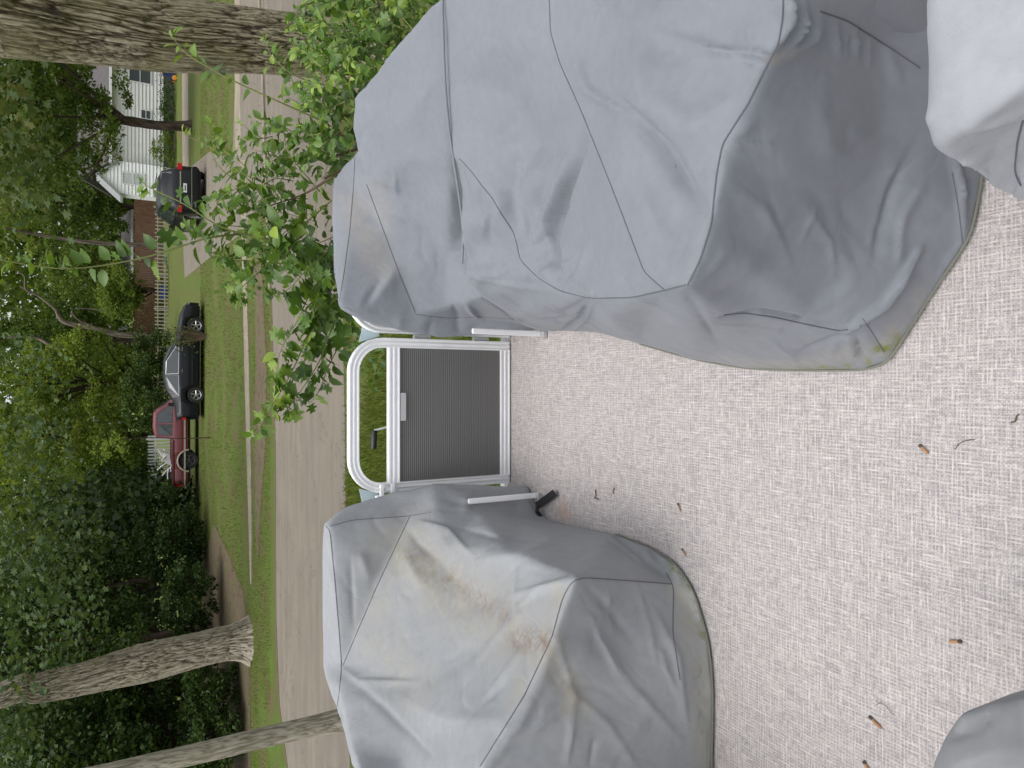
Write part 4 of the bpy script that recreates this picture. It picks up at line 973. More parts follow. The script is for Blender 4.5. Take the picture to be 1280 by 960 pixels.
def grass(name, n, boxes, h, lab):
    CC = []
    tot = sum((b[1]-b[0])*(b[3]-b[2]) for b in boxes)
    for (x0, x1, y0, y1) in boxes:
        k = int(n*(x1-x0)*(y1-y0)/tot); CC.append(np.stack([rng.uniform(x0, x1, k), rng.uniform(y0, y1, k), np.zeros(k)], 1))
    C = np.concatenate(CC); k = len(C)
    bad = np.zeros(k, bool)
    for pg in NOGRASS: bad |= inside(C, pg)
    C = C[~bad | (rng.random(k) < .04)]; k = len(C)
    den = np.array([noise.noise(Vector((c[0]*.45, c[1]*.7, 0))) for c in C]); C = C[den + rng.normal(size=k)*.16 > -.22]; k = len(C)
    an = rng.uniform(0, 2*math.pi, k); hh = h*(.4 + rng.random(k)**1.5); ln = rng.uniform(.15, .75, k)
    dx, dy = np.cos(an), np.sin(an); wd = h*.055
    b1 = C + np.stack([-dy, dx, dx*0], 1)*wd; b2 = C - np.stack([-dy, dx, dx*0], 1)*wd
    m1 = C + np.stack([dx*hh*ln*.35, dy*hh*ln*.35, hh*.6], 1); tp = C + np.stack([dx*hh*ln, dy*hh*ln, hh], 1)
    V = np.stack([b1, b2, m1 - np.stack([-dy, dx, dx*0], 1)*wd*.7, tp], 1).reshape(-1, 3)
    Fc = (np.arange(k)*4)[:, None] + np.arange(4)[None]
    o = link(name, npmesh(name, V, Fc, False, {'tint': np.repeat(rng.random(k), 4)}), GRASS); tag(o, lab, 'grass', kind='stuff')
grass('grass', 52000, [(-2.2, 2.4, 5.2, 9.75)], .085, 'rough green grass between the boat and the street')
grass('grass', 5000, [(-13, 9, 17.9, 19.6)], .06, 'tufts of grass creeping over the narrow sidewalk')
grass('grass', 20000, [(-13, 9, 15.7, 17.9)], .06, 'patchy grass strip along the far kerb')
grass('grass', 60000, [(-10, 14, 19.6, 31.5)], .065, 'mown lawn across the street before the parked cars')

# ------------------------------------------------------------------ leafy shrub reaching over the bow
sx, sy = 2.1, 4.6
sh = empty('mulberry_shrub', (sx, sy, 0)); tag(sh, 'bright leafy shrub with long shoots reaching past the starboard covers', 'shrub')
SH = Vector((sx, sy, 0)); LC, LD, LS, LT, LK = [], [], [], [], []     # centre, direction, size, tint, kind
STEM = plain('green_stem', (.22, .24, .07), .6); STEMB = plain('brown_stem', (.16, .11, .07), .8)
stems = MB(); woody = MB()
def shoot(pts, n, size, tipb=.35, r=.006, wood=False, lob=.35, side=1.0, start=.1):
    q = [pY(a, b, c) for a, b, c in pts]; m_ = woody if wood else stems
    cur = []
    for i in range(len(q)-1):
        p0, p1, p2, p3 = q[max(i-1, 0)], q[i], q[i+1], q[min(i+2, len(q)-1)]
        for k in range(5):
            u = k/5; cur.append(.5*((2*p1) + (p2-p0)*u + (2*p0-5*p1+4*p2-p3)*u*u + (3*p1-p0-3*p2+p3)*u**3))
    cur.append(q[-1])
    m_.tube([c-SH for c in cur], r, 5, rr=[r*(1-.75*i/(len(cur)-1)) for i in range(len(cur))])
    for k in range(n):
        t = start + (1-start)*(k+rng.random()*.6)/n; f = t*(len(cur)-1.001); i = int(f); p = cur[i].lerp(cur[i+1], f-i)
        d = (cur[i+1]-cur[i]).normalized(); o = Vector(rng.normal(size=3)); o = (o - d*o.dot(d)).normalized()
        dr = (d*.55 + o*side + Vector((0, 0, -.15))).normalized()
        s = size*(1.05-.5*t)*rng.uniform(.65, 1.3) + size*.1
        LC.append(p + dr*s*.25); LD.append(dr); LS.append(s); LT.append(min(1, max(0, rng.beta(2, 3)*.8 + tipb*t*t))); LK.append(rng.random() < lob)
# the long shoots one can follow
shoot([(330, 290, 4.6), (268, 296, 4.5), (232, 306, 4.5), (180, 322, 4.5), (112, 334, 4.5), (66, 335, 4.5), (0, 325, 4.5), (-40, 318, 4.5)], 46, .105, .3, .007, lob=.25, start=.12)
shoot([(400, 150, 4.4), (300, 105, 4.4), (262, 85, 4.4), (232, 66, 4.4), (214, 44, 4.4)], 22, .10, .7, .006, lob=.1)
shoot([(420, 110, 4.6), (370, 95, 4.5), (340, 70, 4.5), (330, 46, 4.5)], 18, .075, .7, .005, lob=.1)
shoot([(360, 240, 4.4), (300, 215, 4.4), (265, 185, 4.4), (228, 168, 4.4)], 20, .085, .55, .005, lob=.15)
shoot([(330, 240, 4.5), (280, 215, 4.5), (262, 180, 4.5), (265, 150, 4.5)], 18, .08, .6, .005)
shoot([(340, 300, 4.4), (280, 285, 4.4), (230, 255, 4.4), (190, 236, 4.4), (176, 226, 4.4)], 24, .095, .35, .006, lob=.3)
shoot([(360, 330, 4.4), (300, 325, 4.4), (260, 305, 4.4), (232, 280, 4.4)], 24, .085, .3, .006)
shoot([(440, 330, 4.2), (400, 370, 4.1), (384, 420, 4.1), (362, 470, 4.05), (335, 515, 4.0), (318, 545, 4.0)], 60, .11, .35, .006, lob=.75)
shoot([(440, 360, 4.2), (415, 410, 4.1), (400, 450, 4.1), (375, 490, 4.05), (352, 520, 4.0)], 44, .105, .1, .005, lob=.75)
shoot([(430, 330, 4.2), (395, 355, 4.1), (372, 400, 4.1), (350, 440, 4.05), (345, 480, 4.0)], 40, .10, .15, .005, lob=.7)
shoot([(445, 380, 4.2), (430, 420, 4.2), (412, 455, 4.15), (398, 490, 4.1), (386, 505, 4.1)], 26, .10, 0, .005, lob=.8)
shoot([(430, 300, 4.2), (390, 330, 4.1), (362, 360, 4.1), (338, 372, 4.1)], 34, .09, .15, .005, lob=.5)
shoot([(415, 250, 4.2), (370, 290, 4.2), (335, 330, 4.2), (300, 362, 4.1), (302, 378, 4.1)], 34, .085, .1, .005, lob=.5)
shoot([(480, 410, 4.3), (460, 440, 4.3), (452, 470, 4.3)], 16, .07, .1, .004, lob=.5)
shoot([(500, 400, 4.6), (475, 445, 4.6), (465, 485, 4.6)], 20, .08, .0, .004, lob=.3)
shoot([(400, 240, 4.3), (378, 214, 4.3), (360, 190, 4.3), (352, 150, 4.3)], 22, .085, .3, .005)
shoot([(414, 222, 4.2), (385, 240, 4.3), (360, 250, 4.4), (320, 262, 4.4)], 24, .08, .15, .009, wood=True)
shoot([(430, 170, 4.2), (395, 160, 4.2), (360, 168, 4.2)], 22, .08, .15, .008, wood=True)
# the body of the shrub
def body(n, box, Y0, Y1, ln, nl, size, tipb, lob, droop=0.0):
    for _ in range(n):
        tx0, tx1, ty0, ty1 = box; tx, ty, Y = rng.uniform(tx0, tx1), rng.uniform(ty0, ty1), rng.uniform(Y0, Y1)
        a = rng.uniform(-1.0, 1.0); dx, dy = -math.cos(a)*ln, math.sin(a)*ln + droop
        shoot([(tx, ty, Y), (tx+dx*.5+rng.normal()*6, ty+dy*.5+rng.normal()*6, Y+rng.normal()*.1), (tx+dx, ty+dy, Y+rng.normal()*.15)], nl, size*rng.uniform(.8, 1.25), tipb*rng.random()*1.6, .0035, lob=lob)
body(23, (320, 440, 235, 335), 4.1, 5.0, 55, 15, .078, .25, .45, 10)
body(14, (290, 380, 190, 290), 4.2, 5.0, 55, 13, .080, .5, .2)
body(16, (340, 435, 110, 215), 4.2, 5.0, 48, 14, .075, .4, .15)
body(60, (395, 470, -20, 110), 3.7, 4.8, 38, 15, .056, .7, .05)
body(70, (440, 560, -40, 100), 3.4, 4.4, 34, 15, .050, .7, .05)
body(22, (400, 440, 100, 200), 3.8, 4.6, 38, 14, .058, .4, .1)
body(14, (395, 440, 330, 400), 4.0, 4.6, 36, 10, .085, .1, .7, 14)
body(60, (440, 600, -40, 230), 3.8, 5.2, 40, 14, .075, .15, .1)
body(20, (440, 500, 380, 440), 4.6, 5.6, 30, 10, .06, .1, .3)
for k in range(22):     # woody stems up from the ground
    tx, ty, Y = rng.uniform(400, 480), rng.uniform(20, 400), rng.uniform(4.0, 5.0); p = pY(tx, ty, Y)-SH
    woody.tube([Vector((rng.normal()*.25, rng.normal()*.2, 0)), Vector((p.x*.35, p.y*.5, p.z*.5)), p], .02, 6, rr=[.024, .016, .008])
for nm_, m_, mt_ in (('shoots', stems, STEM), ('stems', woody, STEMB)): m_.build(nm_, mt_, sh, smooth=True)['kind'] = 'stuff'
LC = np.array([list(v) for v in LC]); LD = np.array([list(v) for v in LD]); LS = np.array(LS); LT = np.array(LT); LK = np.array(LK)
ltx, lty, ldep = proj(LC); show = LS/ldep * ((ltx > -20) & (ltx < 1300) & (lty > -10) & (lty < 970))
hid = (ltx > 445) & (lty < 190) | (ltx > 520)
order = np.argsort(-show*(~hid)); first = order[:300]; rest = order[300:]
protos = {}
for kd, tp in ((False, OVAL), (True, LOBED)):
    for lv in range(4):
        wv = tp[0].copy(); wv[:, 0] *= (.95 + .1*lv) * (1.15 if kd else 1); wv[:, 2] += .05*np.sin(wv[:, 1]*6+lv) * np.abs(wv[:, 0])
        me = npmesh('leaf', wv, tp[1], True, {'tint': np.full(len(wv), [.22, .42, .62, .95][lv])}); me.materials.append(LEAF_NEAR); protos[(kd, lv)] = me
def frame(d, i):
    b = Vector(d).normalized(); nrm = Vector((rng.normal()*.5, rng.normal()*.5 - .35, 1.0)); t = b.cross(nrm).normalized(); n_ = t.cross(b).normalized(); return t, b, n_
for i in first:
    lv = 0 if LT[i] < .25 else 1 if LT[i] < .45 else 2 if LT[i] < .68 else 3
    o = bpy.data.objects.new('leaf', protos[(bool(LK[i]), lv)]); COL.objects.link(o); o.parent = sh
    t, b, n_ = frame(LD[i], i); s = LS[i]; M = Matrix((t*s, b*s, n_*s)).transposed().to_4x4(); M.translation = Vector(LC[i])-SH; o.matrix_local = M
VV, FF, TT = [], [], []; off = 0
for kd, tp in ((False, OVAL), (True, LOBED)):
    idx = [i for i in rest if bool(LK[i]) == kd]
    for i in idx:
        t, b, n_ = frame(LD[i], i); s = LS[i]; A = np.array([t, b, n_])*s
        VV.append(tp[0] @ A + LC[i] - np.array(SH)); FF.append(tp[1]+off); off += len(tp[0]); TT.append(np.full(len(tp[0]), LT[i]))
o = link('foliage', npmesh('foliage', np.concatenate(VV), np.concatenate(FF), True, {'tint': np.concatenate(TT)}), LEAF_NEAR, sh); o['kind'] = 'stuff'

# ------------------------------------------------------------------ vehicles
GLASS = plain('car_glass', (.035, .045, .045), .06, 0, .8, .02); TYRE = plain('tyre', (.02, .02, .02), .85); RIM = plain('rim', (.5, .5, .5), .3, .8)
RIMD = plain('steel_wheel', (.09, .09, .09), .5, .5); CHROME = plain('chrome', (.75, .76, .78), .12, 1.0, .5, .03); REDL = plain('red_lamp', (.45, .012, .012), .2)
PAINTK = plain('dark_paint', (.008, .009, .012), .3, .0, .22, .1, 3, coat=.1); PAINTR = plain('maroon_paint', (.15, .018, .024), .35, .0, .5, .1, 2, coat=.5)
PAINTG = plain('charcoal_paint', (.010, .011, .013), .3, .0, .25, .1, 3, coat=.1); BEIGE = plain('beige_trim', (.42, .38, .31), .5); PLATE = plain('plate', (.7, .72, .72), .5); LAMPW = plain('clear_lamp', (.7, .72, .74), .1)
def interp(st, x):
    if x <= st[0][0]: return st[0][1:]
    for a, b in zip(st, st[1:]):
        if x <= b[0]:
            u = (x-a[0])/(b[0]-a[0]); u2 = u*u*(3-2*u)*.5 + u*.5
            return tuple(p*(1-u2)+q*u2 for p, q in zip(a[1:], b[1:]))
    return st[-1][1:]
def vehicle(name, label, loc, rz, st, wheels, wr, hw, sill, paint, rim, step=.07, lowtrim=None):
    """st: (x, z_belt, z_top, halfwidth belt, halfwidth top); x forward"""
    o = empty(name, loc, rz); tag(o, label, 'car'); x0, x1 = st[0][0], st[-1][0]
    xs = list(np.arange(x0, x1, step)) + [x1]; rows = []
    for x in xs:
        zb, zt, wb, wt = interp(st, x); zl = sill
        for wx in wheels:
            d = abs(x-wx); R_ = wr*1.17
            if d < R_: zl = max(zl, wr + math.sqrt(R_*R_ - d*d))
        zl = min(zl, zb-.06)
        e = min(1, min(x-x0, x1-x)/.25); nose = .82 + .18*math.sqrt(max(0, e)*(2-max(0, e)))
        wb2, wt2 = wb*nose, wt*nose
        prof = [(wb2*.90, zl), (wb2*.985, zl+.05*(zb-zl)), (wb2*1.0, zl+.45*(zb-zl)), (wb2*.985, zb-.08*(zb-zl)), (wb2*.95, zb), (wt2*1.0+.012, zb+(zt-zb)*.92), (wt2*.86, zt), (0, zt+.025)]
        rows.append([(x, y, z) for y, z in prof] + [(x, -y, z) for y, z in reversed(prof[:-1])])
    k = len(rows[0]); m = MB()
    for r in rows: m.v += r
    for i in range(len(rows)-1):
        for j in range(k-1): m.f.append((i*k+j, i*k+j+1, (i+1)*k+j+1, (i+1)*k+j))
    m.f.append(tuple(range(k))); m.f.append(tuple((len(rows)-1)*k+j for j in range(k-1, -1, -1)))
    body = m.build('body', paint, o, smooth=True)
    MB().box(x0+.15, x1-.15, -hw*.8, hw*.8, sill*.8, min(interp(st, x0+.3)[0], interp(st, x1-.3)[0])-.1).build('underbody', BLACKP, o)
    for wx in wheels:
        for s in (-1, 1):
            c = Vector((wx, s*(hw-.13), wr)); t = MB()
            prof = [(-.10, wr*.62), (-.105, wr*.9), (-.07, wr), (.07, wr), (.105, wr*.9), (.10, wr*.62)]; n = 28
            for a_ in range(n):
                th = 2*math.pi*a_/n
                for (yy, rr) in prof: t.v.append((c.x+math.cos(th)*rr, c.y+yy, c.z+math.sin(th)*rr))
            for a_ in range(n):
                for j in range(len(prof)): t.f.append((a_*6+j, a_*6+(j+1) % 6, ((a_+1) % n)*6+(j+1) % 6, ((a_+1) % n)*6+j))
            w_ = t.build('wheel', TYRE, o, smooth=True); r = MB(); yo = c.y + s*.075
            ring = [(wr*.64, .0), (wr*.60, .012), (wr*.54, .0)]
            for a_ in range(n):
                th = 2*math.pi*a_/n
                for (rr, yy) in ring: r.v.append((c.x+math.cos(th)*rr, yo+s*(yy+.01), c.z+math.sin(th)*rr))
            for a_ in range(n):
                for j in range(2): r.f.append((a_*3+j, a_*3+j+1, ((a_+1) % n)*3+j+1, ((a_+1) % n)*3+j))
            for q in range(5):
                th = 2*math.pi*q/5; r.tube([c+Vector((0, s*.08, 0)), c+Vector((math.cos(th)*wr*.57, s*.08, math.sin(th)*wr*.57))], wr*.075, 5)
            r.tube([c+Vector((0, s*.03, 0)), c+Vector((0, s*.1, 0))], wr*.15, 12); r.build('rim', rim, w_)
            MB().tube([c+Vector((0, s*.02, 0)), c+Vector((0, s*.03, 0))], wr*.6, 20).build('brake_disc', BLACKP, w_)
    def P3(x, t, s, out=.006):
        zb, zt, wb, wt = interp(st, x); y = (wb*.95)*(1-t) + (wt+.012)*t; return (x, s*(y+out), zb+(zt-zb)*.92*t)
    def side_glass(pts, nm='side_window'):
        for s in (-1, 1):
            m = MB(); a = [P3(x, t, s) for x, t in pts]; b = [P3(x, t, s, -.01) for x, t in pts]; n = len(a)
            m.add(a+b, [tuple(range(n)), tuple(range(2*n-1, n-1, -1))] + [(i, (i+1) % n, (i+1) % n+n, i+n) for i in range(n)]); g_ = m.build(nm, GLASS, o)
            MB().tube([Vector(q) for q in a + [a[0]]], .010, 5).build('window_trim', CHROME if name == 'sedan' else BLACKP, g_)
    def end_glass(xa, ta, xb, tb, wf=.82, nm='windscreen'):
        za, zta, wa, wta = interp(st, xa); zb_, ztb, wb_, wtb = interp(st, xb)
        A = zta + .02 if ta is None else ta; B = ztb+.01 if tb is None else tb
        d = Vector((xb-xa, 0, B-A)); nn = Vector((-d.z, 0, d.x)).normalized()*.012
        if nn.z < 0: nn = -nn
        v = [Vector((xa, -wta*wf, A-.02)), Vector((xa, wta*wf, A-.02)), Vector((xb, wtb*wf, B-.03)), Vector((xb, -wtb*wf, B-.03))]
        m = MB(); m.add([p+nn*1.6 for p in v]+[p-nn for p in v], [(0, 1, 2, 3), (7, 6, 5, 4), (0, 4, 5, 1), (1, 5, 6, 2), (2, 6, 7, 3), (3, 7, 4, 0)]); return m.build(nm, GLASS, o)
    return o, side_glass, end_glass, P3
def depth_x(ty, Y, z=0.8): return (480-ty)/F*(Y*cs + (CZ-z)*sn)
# dark sedan, side on
sx_ = depth_x(525, 29.9)
st = [(0, .80, .90, .84, .74), (.08, .84, .98, .87, .74), (.55, .88, 1.02, .90, .66), (1.25, .90, 1.36, .90, .58), (1.7, .90, 1.43, .90, .60), (2.3, .90, 1.42, .90, .60), (2.75, .90, 1.27, .90, .62), (3.30, .90, .96, .89, .72), (4.1, .80, .84, .86, .70), (4.5, .66, .72, .82, .68), (4.66, .50, .58, .74, .60)]
sed, sg, eg, P3 = vehicle('sedan', 'glossy near-black sedan parked on the grass in front of the red pickup', (sx_, 30.8, 0), 0, st, [.98, 3.72], .315, .9, .20, PAINTK, RIM)
sg([(.95, .12), (1.28, .82), (1.72, .97), (1.76, .08)]); sg([(1.82, .08), (1.80, .97), (2.30, .95), (2.85, .45), (3.0, .1)])
eg(.62, None, 1.22, None, .8, 'rear_window'); eg(3.18, None, 2.42, None, .85)
for s in (-1, 1):
    MB().box(.0, .10, s*.78-.10, s*.78+.10, .66, .82).build('tail_light', REDL, sed, .02); MB().box(4.42, 4.60, s*.62-.12, s*.62+.12, .50, .62).build('headlight', LAMPW, sed, .03)
    MB().box(2.86, 3.0, s*.98-.09, s*.98+.09, .93, 1.06).build('wing_mirror', PAINTK, sed, .03)
    m = MB(); m.box(1.86, 2.0, s*.90-.012, s*.90+.012, .80, .825); m.build('door_handle', CHROME, sed)
    m = MB(); m.box(2.7, 2.84, s*.90-.012, s*.90+.012, .80, .825); m.build('door_handle', CHROME, sed)
    MB().box(1.4, 3.2, s*.905-.006, s*.905+.006, .44, .475).build('side_trim', BLACKP, sed)
# red pickup behind it
tx0 = depth_x(608, 32.4)
st = [(0, .92, .96, .86, .84), (.06, .93, .97, .88, .86), (1.95, .95, .98, .88, .86), (2.02, .98, 1.10, .88, .80), (2.12, .98, 1.66, .88, .66), (2.5, .98, 1.72, .88, .66), (3.1, .98, 1.70, .88, .66), (3.75, .97, 1.04, .87, .74), (4.6, .92, .97, .85, .76), (4.95, .80, .86, .82, .74), (5.0, .6, .65, .78, .7)]
pk, sg, eg, P3 = vehicle('pickup_truck', 'maroon pickup truck with an open bed parked behind the dark sedan', (tx0, 33.25, 0), 0, st, [1.08, 4.05], .37, .88, .40, PAINTR, RIMD)
sg([(2.16, .1), (2.2, .88), (2.62, .9), (2.62, .08)], 'cab_window'); sg([(2.70, .08), (2.70, .9), (3.06, .9), (3.56, .12)], 'cab_window')
eg(3.70, None, 3.14, None, .9); eg(2.03, 1.15, 2.10, 1.62, .8, 'rear_window')
MB().box(.10, 1.92, -.72, .72, .975, .99).build('truck_bed', BLACKP, pk)
for s in (-1, 1):
    MB().box(0.02, 4.9, s*.895-.008, s*.895+.008, .52, .585).build('side_trim', BEIGE, pk); MB().box(-.03, .05, s*.76-.08, s*.76+.08, .62, .86).build('tail_light', REDL, pk, .01)
    MB().box(.05, 1.95, s*.84-.03, s*.84+.03, .96, 1.02).build('bed_rail', PAINTR, pk, .01)
    m = MB(); n = 18; pts = [Vector((1.08+math.cos(a)*.46, s*.90, .37+math.sin(a)*.46)) for a in np.linspace(.05, math.pi-.05, n)]; m.tube(pts, .04, 6); m.build('arch_trim', BEIGE, pk, smooth=True)
    MB().box(3.4, 3.55, s*.98-.1, s*.98+.1, 1.02, 1.20).build('wing_mirror', BLACKP, pk, .03); MB().box(2.76, 2.9, s*.90-.01, s*.90+.012, .86, .89).build('door_handle', BLACKP, pk)
MB().box(-.14, -.02, -.82, .82, .42, .55).build('rear_bumper', CHROME, pk, .02)
# white frames piled in the truck bed
SCRAP = plain('white_scrap', (.72, .72, .70), .6)
c = Vector((tx0+1.2, 33.0, .99)); sf = empty('folding_frame', tuple(c)); tag(sf, 'white tangled folding frame lying in the bed of the red pickup', 'frame')
for k in range(11):
    a = Vector((rng.uniform(-.6, .5), rng.uniform(-.35, .3), rng.uniform(.02, .25))); d = Vector((rng.uniform(-.45, .45), rng.uniform(-.2, .2), rng.uniform(.0, .48)))
    MB().tube([a, a+d*.5+Vector((0, 0, .03)), a+d], .028, 6).build('bar', SCRAP, sf, smooth=True)
m = MB(); m.prism([(-.35, .05), (.1, .12), (.25, .42), (-.15, .36)], -.3, -.27); m.build('panel', SCRAP, sf)
# black SUV seen from behind, on the driveway
st = [(0, .98, 1.02, .86, .66), (.05, 1.0, 1.16, .90, .66), (.42, 1.02, 1.60, .92, .64), (1.2, 1.02, 1.66, .92, .64), (2.5, 1.02, 1.64, .92, .64), (3.35, 1.02, 1.12, .90, .72), (4.2, .95, 1.0, .86, .74), (4.5, .75, .8, .8, .7)]
sux = depth_x(235, 29.2)
su, sg, eg, P3 = vehicle('hatchback_car', 'black car with red tail lights seen from behind on the driveway', (sux, 29.2, 0), R(90), st, [.85, 3.55], .34, .92, .24, PAINTG, RIM)
sg([(.55, .1), (.7, .8), (1.25, .92), (1.25, .06)]); sg([(1.33, .06), (1.33, .94), (2.1, .94), (2.1, .06)]); sg([(2.18, .06), (2.18, .94), (2.5, .92), (3.1, .14)])
eg(.07, 1.14, .40, 1.60, .92, 'rear_window'); eg(3.3, None, 2.6, None, .9)
for s in (-1, 1): MB().box(-.03, .10, s*.80-.13, s*.80+.12, .86, 1.02).build('tail_light', REDL, su, .015); MB().box(2.75, 2.9, s*1.0-.1, s*1.0+.1, 1.02, 1.16).build('wing_mirror', PAINTG, su, .03)
MB().box(-.035, -.005, -.62, .62, .90, .945).build('chrome_strip', CHROME, su); MB().box(-.05, .0, -.80, .80, .50, .54).build('bumper_strip', CHROME, su)
MB().box(-.10, .08, -.86, .86, .30, .52).build('bumper', PAINTG, su, .04)
pl = MB().box(-.045, -.03, -.17, .17, .70, .82).build('number_plate', PLATE, su); MB().box(-.052, -.046, -.11, .11, .74, .78).build('plate_lettering', BLACKP, pl)
m = MB(); m.tube([(.36, -.45, 1.40), (.2, .1, 1.2)], .012, 5); m.build('rear_wiper', BLACKP, su)
for s in (-1, 1): MB().tube([(.6, s*.60, 1.70), (2.4, s*.60, 1.70)], .018, 6).build('roof_rail', CHROME, su)

# ------------------------------------------------------------------ white house
SID = plain('white_siding', (.74, .74, .70), .55, 0, .3, .05, 1.5); SIDW = plain('bright_siding', (.88, .89, .90), .5, 0, .3, .03, 1.5)
ROOFM = plain('roof_shingle', (.11, .10, .10), .9, 0, .2, .25, 9, .5); FOUND = plain('foundation', (.11, .10, .085), .9); TRIMW = plain('house_trim', (.72, .73, .72), .5); HGL = plain('window_glass', (.06, .07, .08), .08, 0, .8); CURT = plain('curtain', (.55, .57, .58), .7)
def siding(x0, x1, z0, z1, y, mat, parent, gable=None, n=.2):
    m = MB(); z = z0
    while z < z1 - .01:
        a, b = x0, x1
        if gable and z >= gable[0]:
            f = (z-gable[0])/(gable[1]-gable[0]); cx = (x0+x1)/2; a, b = x0+(cx-x0)*f, x1-(x1-cx)*f
        m.add([(a, y-.055, z), (b, y-.055, z), (b, y, z+n), (a, y, z+n), (a, y, z), (b, y, z)], [(0, 1, 2, 3), (0, 4, 5, 1)]); z += n
    o = m.build('siding', mat, parent); o['kind'] = 'stuff'; return o
hx0 = depth_x(206, 49, 1.5); hx1 = hx0 + 15
house = empty('house', (0, 0, 0)); house.location = (hx0, 49, 0); tag(house, 'low white house with lap siding and a small bright gabled wing', 'house')
wl = MB().box(0, 15, .02, 8, .1, 3.6).build('wall', SID, house); siding(0, 15, .62, 3.6, 0, SID, wl)
MB().box(-.02, 15.02, -.01, 8.02, 0, .62).build('foundation', FOUND, house)
m = MB(); m.add([(-.3, -.45, 3.5), (15.3, -.45, 3.5), (15.3, 4, 5.3), (-.3, 4, 5.3), (15.3, 8.45, 3.5), (-.3, 8.45, 3.5), (-.3, -.45, 3.62), (15.3, -.45, 3.62), (15.3, 4, 5.44), (-.3, 4, 5.44), (15.3, 8.45, 3.62), (-.3, 8.45, 3.62)],
    [(0, 1, 2, 3), (3, 2, 4, 5), (6, 9, 8, 7), (9, 11, 10, 8), (0, 6, 7, 1), (5, 4, 10, 11), (0, 3, 9, 6), (3, 5, 11, 9), (1, 7, 8, 2), (2, 8, 10, 4)]); m.build('roof', ROOFM, house)
m = MB(); m.box(-.3, 15.3, -.5, -.455, 3.44, 3.6); m.build('fascia', TRIMW, house)
def window(parent, x, z, wd, ht, y, mat=HGL, nm='window'):
    f = MB(); t = .07; f.box(x-t, x+wd+t, y-.09, y-.035, z-t, z); f.box(x-t, x+wd+t, y-.09, y-.035, z+ht, z+ht+t); f.box(x-t, x, y-.09, y-.035, z, z+ht); f.box(x+wd, x+wd+t, y-.09, y-.035, z, z+ht); f.box(x, x+wd, y-.08, y-.04, z+ht/2-.02, z+ht/2+.02)
    fo = f.build(nm, TRIMW, parent); MB().box(x, x+wd, y-.06, y-.045, z, z+ht).build('pane', mat, fo)
wx = depth_x(105, 49, 1.5)-hx0
window(house, wx, 1.35, .95, 1.15, 0); window(house, wx+1.05, 1.35, .95, 1.15, 0); window(house, depth_x(149, 49, 1.5)-hx0, 1.35, .5, .5, 0); window(house, 9.5, 1.2, 1.6, 1.3, 0)
# wing
wx0 = depth_x(246, 48, 1.5)-hx0; wx1 = depth_x(206, 48, 1.5)-hx0 - .02
wg = MB().box(wx0, wx1, -1.0, -.03, .1, 3.05).build('wing_wall', SIDW, house); siding(wx0, wx1, .5, 4.05, -1.03, SIDW, wg, gable=(3.05, 4.1), n=.19)
MB().prism([(wx0, 3.05), (wx1, 3.05), ((wx0+wx1)/2, 4.1)], -1.0, -.03).build('gable', SIDW, house)
cx = (wx0+wx1)/2; m = MB(); 
for s, xe in ((-1, wx0), (1, wx1)):
    m.prism([(cx, 4.12), (cx, 4.26), (xe+s*.2, 3.0), (xe+s*.2, 2.86)], -1.25, .5)
m.build('wing_roof', plain('grey_roof', (.30, .31, .31), .7), house)
window(house, cx-.33, 1.75, .62, 1.1, -1.03, CURT)
MB().box(wx1+.02, wx1+.14, -.10, -.035, .3, 3.44).build('downpipe', TRIMW, house)

# ------------------------------------------------------------------ fences at the back of the lawns
WOODB = plain('brown_planks', (.16, .088, .055), .85, 0, .2, .35, 3); WOODP = plain('grey_picket', (.42, .38, .31), .85, 0, .2, .2, 3); WOODW = plain('white_picket', (.70, .70, .68), .7)
bf = empty('board_fence', (depth_x(440, 63), 63, 0)); tag(bf, 'tall brown board fence behind the back lawn', 'fence')
L0 = depth_x(244, 63) - bf.location.x; npan = 7; pw = L0/npan
for k in range(npan):
    m = MB(); nb = 13; dz = rng.uniform(-.05, .05)
    for j in range(nb): x = k*pw + j*pw/nb; m.box(x+.01, x+pw/nb-.01, -.012+rng.uniform(-.006, .006), .012, .05, 2.05+dz+rng.uniform(-.02, .02))
    o = m.build('fence_panel', WOODB, bf); o['kind'] = 'stuff'
    MB().box(k*pw-.06, k*pw+.06, -.09, -.02, 0, 2.2).build('post', WOODB, bf)
def picket(name, lab, ty0, ty1, Y, h, mat, sp, wd):
    x0, x1 = sorted((depth_x(ty0, Y), depth_x(ty1, Y))); o = empty(name, (x0, Y, 0)); tag(o, lab, 'fence'); n = int((x1-x0)/sp); me = None
    m = MB(); m.prism([(-wd/2, .06), (wd/2, .06), (wd/2, h-.06), (0, h), (-wd/2, h-.06)], -.01, .01); me = m.mesh('picket'); me.materials.append(mat)
    for k in range(n):
        p = bpy.data.objects.new('picket', me); COL.objects.link(p); p.parent = o; p.location = (k*sp, -.03, rng.uniform(-.02, .02)); p.rotation_euler = (0, rng.uniform(-.02, .02), 0)
    for z in (h*.3, h*.78): MB().box(-.1, x1-x0+.1, -.018, .02, z-.03, z+.03).build('rail', mat, o)
    for k in range(int((x1-x0)/2.4)+1): MB().box(k*2.4-.04, k*2.4+.04, .02, .10, 0, h+.05).build('post', mat, o)
picket('picket_fence', 'low weathered picket fence crossing the lawn before the brown fence', 250, 470, 55, .92, WOODP, .26, .085)
picket('picket_fence', 'white picket fence behind the bed of the red pickup', 540, 604, 41.5, 1.72, WOODW, .17, .085)
picket('picket_fence', 'grey pickets showing over the roof of the dark sedan', 470, 512, 42.5, 1.5, WOODP, .19, .085)
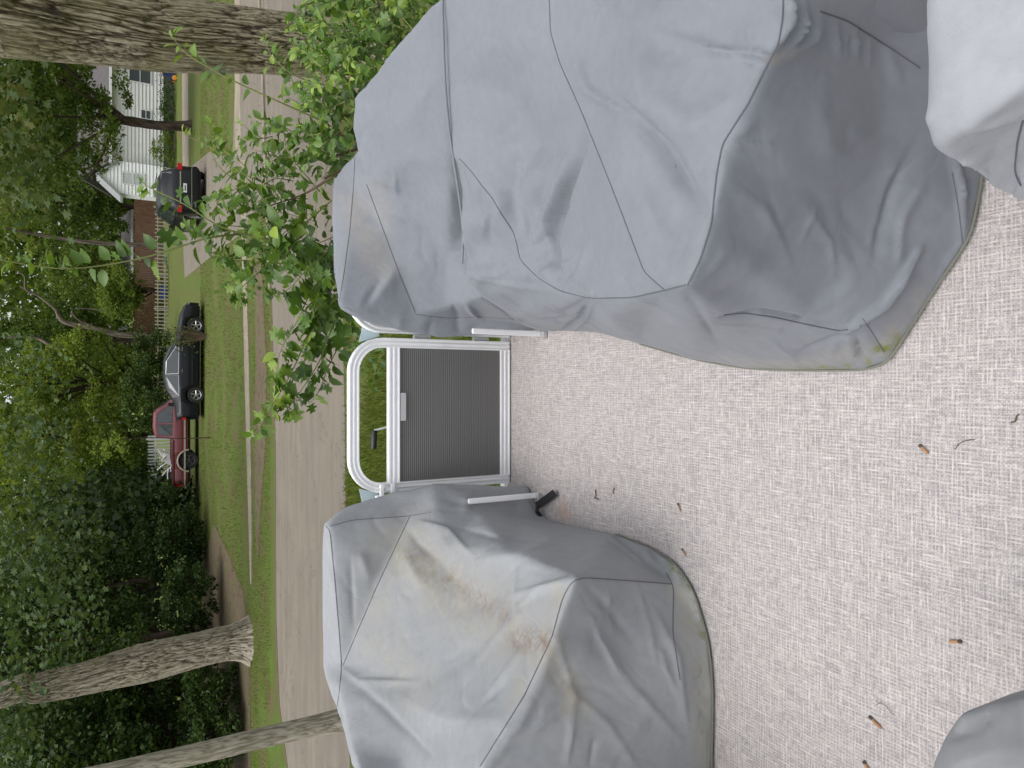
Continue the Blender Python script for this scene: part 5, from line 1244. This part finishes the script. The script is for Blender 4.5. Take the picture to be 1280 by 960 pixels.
# shed with a white eave behind the board fence
SHEDM = plain('shed_wall', (.30, .31, .31), .8)
x0, x1 = depth_x(362, 68), depth_x(268, 68); shd = empty('shed', (x0, 68, 0)); tag(shd, 'low shed with a white eave peeping over the brown fence', 'shed')
MB().box(0, x1-x0, 0, 3, 0, 2.1).build('wall', SHEDM, shd); MB().box(-.2, x1-x0+.2, -.3, -.24, 2.1, 2.3).build('eave', TRIMW, shd)
m = MB(); m.add([(-.2, -.24, 2.3), (x1-x0+.2, -.24, 2.3), (x1-x0+.2, 3.2, 3.0), (-.2, 3.2, 3.0), (-.2, -.24, 2.1), (x1-x0+.2, -.24, 2.1), (x1-x0+.2, 3.2, 2.1), (-.2, 3.2, 2.1)], [(0, 1, 2, 3), (4, 7, 6, 5), (1, 5, 6, 2), (3, 2, 6, 7), (0, 3, 7, 4), (0, 4, 5, 1)]); m.build('roof', ROOFM, shd)
# blue bin behind the pickets, blue and orange toy by the house
BLU = plain('blue_plastic', (.03, .10, .42), .4); NAVY = plain('navy_plastic', (.012, .03, .11), .4); ORG = plain('orange_plastic', (.75, .30, .04), .4)
bx = depth_x(365, 57); bn = empty('storage_tub', (bx, 57, 0)); tag(bn, 'small blue tub in the grass behind the low picket fence', 'tub')
m = MB(); m.add([(-.38, -.2, .05), (.38, -.2, .05), (.38, .2, .05), (-.38, .2, .05), (-.45, -.25, .42), (.45, -.25, .42), (.45, .25, .42), (-.45, .25, .42)], [(0, 3, 2, 1), (4, 5, 6, 7), (0, 1, 5, 4), (1, 2, 6, 5), (2, 3, 7, 6), (3, 0, 4, 7)]); m.build('tub', BLU, bn, .03)
MB().box(-.48, .48, -.28, .28, .42, .47).build('lid', BLU, bn, .015)
txx = depth_x(92, 46.5, .5); ty_ = empty('ride_on_toy', (txx, 46.5, 0)); tag(ty_, 'navy and orange garden toy standing by the house foundation', 'toy')
m = MB(); m.prism([(-.35, .12), (.30, .12), (.36, .42), (.12, .50), (.02, .78), (-.12, .80), (-.16, .42), (-.38, .36)], -.13, .13); m.build('seat_body', NAVY, ty_, .04)
for x in (-.24, .24):
    for s in (-1, 1): MB().tube([(x, s*.14, .14), (x, s*.20, .14)], .14, 16).build('wheel', ORG, ty_)
MB().tube([(.02, -.18, .82), (.02, .18, .82)], .025, 8).build('handlebar', ORG, ty_); MB().box(.22, .38, -.08, .08, .30, .44).build('headlight', ORG, ty_, .02)
for o_ in sc.objects:
    if o_.type == 'EMPTY' and o_.parent is None and 'label' not in o_: print('UNLABELLED', o_.name)
